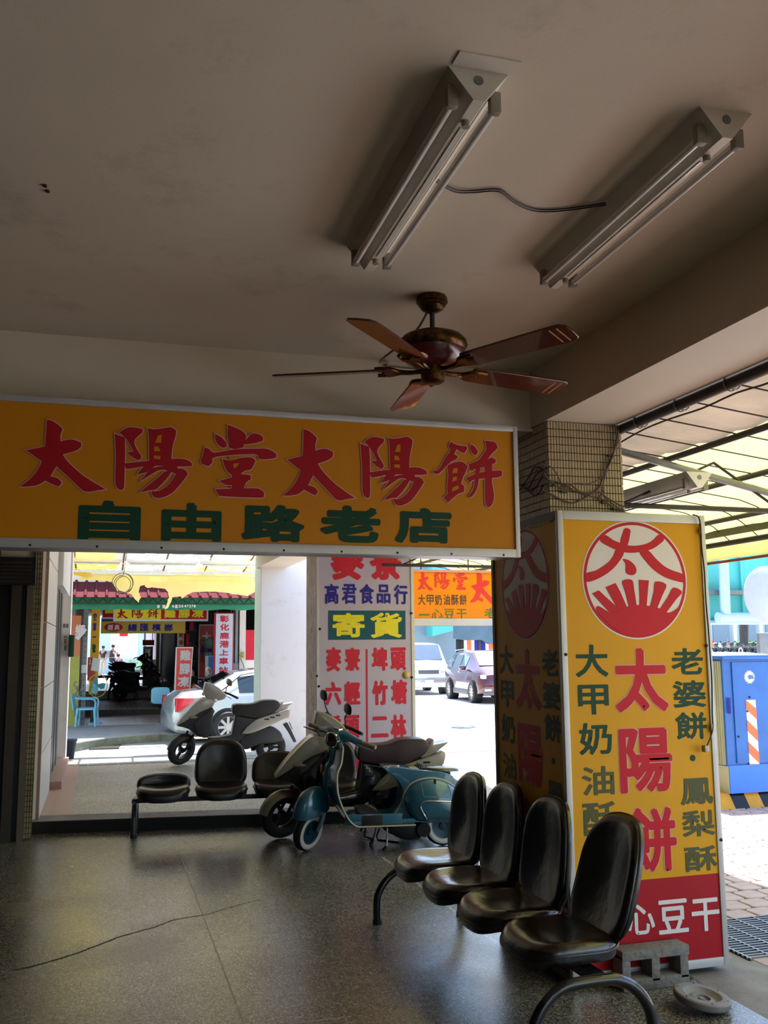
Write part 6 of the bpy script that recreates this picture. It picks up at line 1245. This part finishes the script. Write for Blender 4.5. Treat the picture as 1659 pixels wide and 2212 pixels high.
o=O('foliage',mb,M('leaf_green','5f8f3a',.6,noise=(6,.4)),bs_); o['kind']='stuff'; box('planter',1.1,3.7,56.7,57.3,.12,.45,m_dgrey,bs_)
# ---------------------------------------------------------------- street side: cabinet, viaduct, buildings
m_cab=M('cabinet_blue','1f66b4',.45,noise=(3,.15),col2='1a559a'); m_cab2=M('cabinet_blue_bright','2a76dd',.45); m_cs=M('cabinet_side','a9ab86',.6,noise=(2,.2)); m_tq=M('viaduct_turquoise','4fb5b0',.6,noise=(.4,.1)); m_orr=M('reflective_orange','e8672a',.4)
qc=[(6.494,0.15),(6.983,0.125),(6.596,1.607),(6.602,0.441),(6.354,1.61),(6.674,1.544),(7.042,1.54)]
cx0=qc[0][0]; cx1=cx0+.66; cz1=qc[2][1]; zb=qc[0][1]; zm_=qc[3][1]
kb_=T('street_cabinet','blue and cream metal utility cabinet on a yellow and black base','cabinet',(cx0+.3,9.35,0))
box('lower_body',cx0,cx1,8.90,9.95,zb,zm_,m_cab2,kb_); box('upper_body',cx0+.0,cx1,8.92,9.93,zm_,cz1-.03,m_cab,kb_); box('top_cap',cx0-.03,cx1+.03,8.87,9.98,cz1-.04,cz1,m_cab,kb_,b=.01)
mb=MB(); mb.slab([(cx0-.03,cz1),(cx1+.03,cz1),(cx0+.33,cz1+.035)],8.87,9.98,plane='XZ'); O('roof_ridge',mb,M('cabinet_pale','b5c3d2',.4),kb_)
box('side_panel',cx0-.012,cx0,8.95,9.93,zm_,cz1-.06,m_cs,kb_); box('side_panel_lower',cx0-.01,cx0,8.91,9.93,zb,zm_-.01,m_cs,kb_)
for k in range(26): mb=MB(); y=8.97+k*.036; mb.box(cx0-.02,cx0-.01,y,y+.014,zm_,cz1-.06); O('side_rib',mb,m_cs,kb_)
for k in range(5): box('louvre',cx0-.022,cx0-.01,9.3,9.53,zb+.18+k*.05,zb+.2+k*.05,m_wall,kb_)
dx0=cx0+.11
box('door',dx0,cx1-.02,8.905,8.92,zm_+.02,cz1-.07,m_cab,kb_)
CF=face_mat((0,8.905,0),(1,0,0))
lg=[(6.817,1.374),(6.889,1.372)]; r_=lg[1][0]-lg[0][0]
for k in range(9):
    z=lg[0][1]-r_+(k+.5)*r_*2/9; w_=math.sqrt(max(0,r_*r_-(z-lg[0][1])**2)); box('emblem_stripe',lg[0][0]-w_,lg[0][0]+w_,8.900,8.904,z-r_*.05,z+r_*.05,m_wsign,kb_)
disc(CF,kb_,lg[0],r_*.35,r_*.82,m_wsign,.006,name='emblem_ring'); poly_on(kb_,CF,[(lg[0][0]-.005,lg[0][1]-.02),(lg[0][0]+r_*.8,lg[0][1]-.02),(lg[0][0]+r_*.6,lg[0][1]+.02),(lg[0][0]-.005,lg[0][1]+.02)],m_cab2,.008)
sx=[(6.752,1.128),(6.879,1.125),(6.746,0.442),(6.871,0.437)]
x0,x1=sx[0][0]-.0,sx[1][0]; z1,z0=sx[0][1],sx[2][1]
poly_on(kb_,CF,[(x0,z0),(x1,z0),(x1,z1),(x0,z1)],m_wsign,.003,'reflective_sheet')
h_=(z1-z0)/5.6; dd=(x1-x0)
k=0; z=z1+.02
while z>z0-.1:
    P=[(x0,z),(x1,z-dd*.9),(x1,z-dd*.9-h_*.95),(x0,z-h_*.95)]; P=[(a,min(max(b,z0),z1)) for a,b in P]
    if P[0][1]-P[3][1]>.005 or P[1][1]-P[2][1]>.005: poly_on(kb_,CF,P,m_orr,.006,'orange_stripe')
    z-=h_*1.9
box('sticker',cx0+.03,cx0+.06,8.895,8.90,cz1-.62,cz1-.45,m_blue,kb_); 
mb=MB()
for (x,z) in ((dx0+.2,cz1-.45),(dx0+.16,cz1-.6),(dx0+.03,zm_+.3)): mb.ball((x,8.90,z),.012,8)
O('lock',mb,m_rust,kb_)['kind']='stuff'
for x in (cx0+.02,cx0+.42):
    mb=MB(); mb.tube([(x+.025*math.cos(a),9.15,cz1+.05+.03*math.sin(a)) for a in [k*PI/6 for k in range(12)]],.006,6,closed=True); O('lifting_eye',mb,m_wp,kb_)
mb=MB(); mb.tube([(cx0-.018,9.55-.02*k+.06*math.sin(k*1.9),cz1-.32+.06*math.cos(k*1.3)-.01*k) for k in range(14)],.006,5); O('scrawl',mb,m_wsign,kb_)
ys_=T('kerb_base','yellow and black striped concrete base under the blue cabinet','base',(cx0+.3,9.35,0))
for i,(a,b) in enumerate(((-.22,.0),(0,.18),(.18,.36),(.36,.58),(.58,.8))):
    mb=MB(); z=.005; zt=zb-.001; mb.rings([[(cx0+a-(.06 if i==0 else 0),8.83,z),(cx0+b,8.83,z),(cx0+b,8.93,zt),(cx0+a,8.93,zt)],[(cx0+a-(.06 if i==0 else 0),10.0,z),(cx0+b,10.0,z),(cx0+b,9.95,zt),(cx0+a,9.95,zt)]]); O('block',mb,M('kerb_yellow','c98f1a',.7,noise=(6,.3)) if i%2==0 else m_blk,ys_)
# round traffic mirror seen from behind, on a pole
rc=[(7.989,2.337),(7.626,2.335),(7.831,1.856)]
tm=T('traffic_mirror','round pale back of a traffic mirror on a pole at the right edge','mirror',(rc[0][0],9.9,0)); R0=rc[0][0]-rc[1][0]
mb=MB(); mb.lathe([(0,.0),(R0*.7,.01),(R0,.06),(R0*1.0,.075),(R0*.7,.1),(0,.12)],36,Matrix.Translation((rc[0][0],9.9,rc[0][1])),ax='Y'); O('mirror_back',mb,M('mirror_grey','aab0b8',.5),tm)
mb=MB(); mb.cyl((rc[0][0]+.05,9.95,0),(rc[0][0]+.05,9.95,rc[0][1]+.3),.035,n=12); O('pole',mb,m_wp,tm); box('clamp',rc[0][0]-.02,rc[0][0]+.12,9.88,9.99,rc[0][1]-.06,rc[0][1]+.06,m_steel,tm)
pn=T('kerbside_panel','pale grey panel beyond the cabinet at the right edge','panel',(rc[2][0]+.2,12,0)); q=[(9.41,1.354,9.906,1.891)][0]; box('panel',q[0],q[2],12,12.08,q[1],q[3],m_steel,pn,b=.02); box('post',q[0]+.2,q[0]+.26,12.0,12.06,-.15,q[1],m_steel,pn)
# viaduct
sbox('raised_lot',38,150,58,118,-.3,.55,m_road)
sbox('road.003',26,80,-10,90,-.4,-.152,m_road)
vd=T('viaduct','turquoise steel viaduct girder with drain pipes over the far street','bridge',(40,45,0))
q=[(29.586,2.878,37.924,7.547)][0]
box('girder',q[0]-1,q[2]+30,42,46,q[1],q[3]+1.2,m_tq,vd); box('bottom_flange',q[0]-1,q[2]+30,41.6,46.2,q[1]-.12,q[1],M('flange_grey','7c8f96',.6),vd)
fz=q[1]+(q[3]-q[1])*.3
zl=[(30.14,4.314)][0][1]
box('ledge',q[0]-1,q[2]+30,41.4,42,zl-.12,zl+.1,m_steel,vd)
for k in range(9): box('stiffener',q[0]+.2+k*2.1,q[0]+.32+k*2.1,41.8,42,q[1],q[3]+1.2,m_tq,vd)
pp_=[(30.302,6.741),(30.253,4.772),(30.212,3.165),(29.735,2.996),(35.401,2.949)]
mb=MB(); mb.tube([(a,41,b) for a,b in pp_[:3]],.26,12); O('drain_pipe',mb,M('pipe_blue_grey','9db3cc',.4),vd); mb=MB(); mb.tube([(pp_[3][0],41,pp_[3][1]),(pp_[4][0]+20,41,pp_[4][1])],.28,12); O('drain_pipe',mb,M('pipe_blue_grey','9db3cc',.4),vd)
for x in (q[0]+9,q[0]+24): box('pier',x,x+1.6,42.5,44.5,-.15,q[1]-.1,m_wall,vd)
# second span seen over the maroon car
q=[(15.615,6.009),(16.779,6.031),(16.709,2.454),(15.553,2.172)]
v2=T('viaduct_span','turquoise span with slanted lower edge seen above the dark red car','bridge',(14,44,0))
mb=MB(); mb.slab([tuple(p) for p in q],44,45,plane='XZ'); O('girder',mb,m_tq,v2)
q2=[(14.769,6.039),(19.85,6.132),(19.715,1.391),(14.709,1.438)]
box('abutment_wall',q2[0][0]-3,q2[1][0]+2,45,46,-.15,q2[0][1],M('abutment','7f939d',.7,noise=(.5,.2)),v2)
nt2=T('netted_stall','stall draped in slate blue netting behind the dark red car','stall',(16,42,0))
q=[(15.242,4.046),(17.796,4.066),(17.731,1.771),(16.865,1.777),(16.526,1.964),(15.872,1.941),(15.202,2.024)]
mb=MB(); mb.slab([tuple(p) for p in q],40,40.3,bev=.05,plane='XZ'); O('netting',mb,M('slate_net','4c6474',.8,noise=(1.5,.35),bump=(4,.08)),nt2)
cols=[m_blk,m_blk,m_wp,m_orr,m_wp,m_blue,m_dgrey,m_blue,m_wp,m_orr,m_orr,m_wp,m_cab,m_blk]
q=[(15.471,2.0),(17.94,1.343)]
for k,c in enumerate(cols): a=q[0][0]+(q[1][0]-q[0][0])*k/14; box('side_board',a,a+(q[1][0]-q[0][0])/14-.02,40.5,40.6,-.15,q[0][1],c,nt2)
# building, parked car, hedge, tree and bikes beyond the cabinet
bq=[(74.472,-0.695,99.925,5.306)][0]
bd=T('office_building','grey-blue building with tall windows below the viaduct','building',(90,110,.5)); box('facade',bq[0]-30,bq[2]+20,110,116,.5,16,M('facade_blue','8fa6b4',.6),bd)
for k in range(9): box('window',bq[0]-4+k*4.2,bq[0]-4+k*4.2+2.6,109.9,110,1.4,5.4,M('window_slate','5c7484',.2),bd); box('column',bq[0]-4+k*4.2+3.0,bq[0]-4+k*4.2+3.5,109.6,110,.5,6,m_wp,bd)
wq=[156.543,210.417,-0.15]
s=58/wq[1]; 
cq=[(61.218,1.003),(63.661,0.981)]
car('parked_car','white hatchback parked beyond the cabinet under the viaduct','' if 0 else Matrix.Translation((cq[0][0],85,.55))@Matrix.Rotation(math.radians(55),4,'Z')@Matrix.Scale(.8,4),[(a,b,c,d,e,f_,g_) for a,b,c,d,e,f_,g_ in [(0,.4,.7,.7,.75,.76,.6),(.1,.26,.8,.82,.8,.86,.66),(.9,.22,.85,.95,.85,1.05,.7),(1.7,.2,.86,.98,.86,1.38,.6),(2.3,.2,.86,.98,.86,1.48,.6),(3.4,.2,.86,1.0,.86,1.46,.6),(4.1,.24,.85,1.0,.84,1.2,.64),(4.5,.35,.78,.8,.76,.86,.6)]],(3,5),m_carw,m_glassb,.31,(.85,3.6),.87,2,5)
hq=[(60.682,0.97,63.22,1.8)][0]
random.seed(8); hg=T('hedge','clipped green hedge beside the tree trunk beyond the cabinet','hedge',(hq[0],80,.55)); mb=MB()
for k in range(900):
    c=Vector((random.uniform(hq[0],hq[2]+3),random.uniform(80,81.5),random.uniform(.55,hq[3]))); d=Vector((random.uniform(-1,1),random.uniform(-1,1),random.uniform(-.3,1))).normalized()*.26; e=d.orthogonal().normalized()*.12
    mb.add([c-d,c+e,c+d,c-e],[(0,1,2,3)])
o=O('foliage',mb,m_leaf if 0 else MC['leaf_green'],hg); o['kind']='stuff'; box('core',hq[0]+.1,hq[2]+2.9,80.2,81.3,.55,hq[3]-.1,M('hedge_core','2f4a22',.9),hg)
tq=[(53.408,3.338),(53.314,1.107)]
tr_=T('tree_trunk','dark tree trunk standing before the white hatchback','tree',(tq[0][0],70,.55)); mb=MB(); mb.tube([(tq[1][0],70,.55),(tq[1][0]-.02,70,1.9),(tq[0][0],70,tq[0][1]),(tq[0][0]+.1,70,tq[0][1]+1.4)],[.42,.36,.36,.3],12); O('trunk',mb,M('bark','3a3430',.9,noise=(5,.5),bump=(12,.05)),tr_)
mb=MB()
for s in (-1,1): mb.tube([(tq[0][0],70,tq[0][1]+.6),(tq[0][0]+s*1.0,70.3,tq[0][1]+1.5),(tq[0][0]+s*2,70.5,tq[0][1]+2)],[.25,.15,.08],8)
O('branch',mb,MC['bark'],tr_)
if 0:
    pass
rowb=[44.264,44.9,45.539,46.224,46.827,47.519,48.171,48.739]
base=None
for i,x in enumerate(rowb):
    m=Matrix.Translation((x,62,.552))@Matrix.Rotation(math.radians(80+random.uniform(-4,4)),4,'Z')
    lab=('leftmost dark scooter','second dark scooter from the left','third dark scooter from the left','fourth dark scooter from the left','fifth dark scooter from the left','third dark scooter from the right','second dark scooter from the right','rightmost dark scooter')[i]+' in the distant row above the cabinet'
    if base is None:
        base=scooter('parked_scooter',lab,m,m_gloss,m_gloss,m_dgrey,m_seat,group='scooters in a row behind the cabinet',th=20)
    else: copy_tree(base,m,lab)
for k,xq in enumerate([47.24,48.691]):
    t=T('traffic_cone',('orange traffic cone nearest the sign box, behind the scooters','orange traffic cone right of the other, behind the scooters')[k],'cone',(xq,66,.55),0,'traffic cones behind the scooters')
    mb=MB(); mb.lathe([(.16,.05),(.03,1.45),(0,1.46)],14); O('cone',mb,m_orr,t,local=True); mb=MB(); mb.box(-.2,.2,-.2,.2,0,.06); O('base',mb,m_blk,t,local=True)
# sunny frontage across the street, outside the frame, that closes the view and bounces light
ac=T('street_buildings','pale buildings along the far side of the street','building',(34,10,0)); box('facade',34,44,-14,34,-.15,11,M('far_facade','b8b2a8',.7,noise=(.3,.15)),ac)
for k in range(8):
    for j in range(3): box('window',33.9,34,-12+k*5.6,-9.4+k*5.6,1+j*3.3,3+j*3.3,M('window_slate','5c7484',.2),ac)
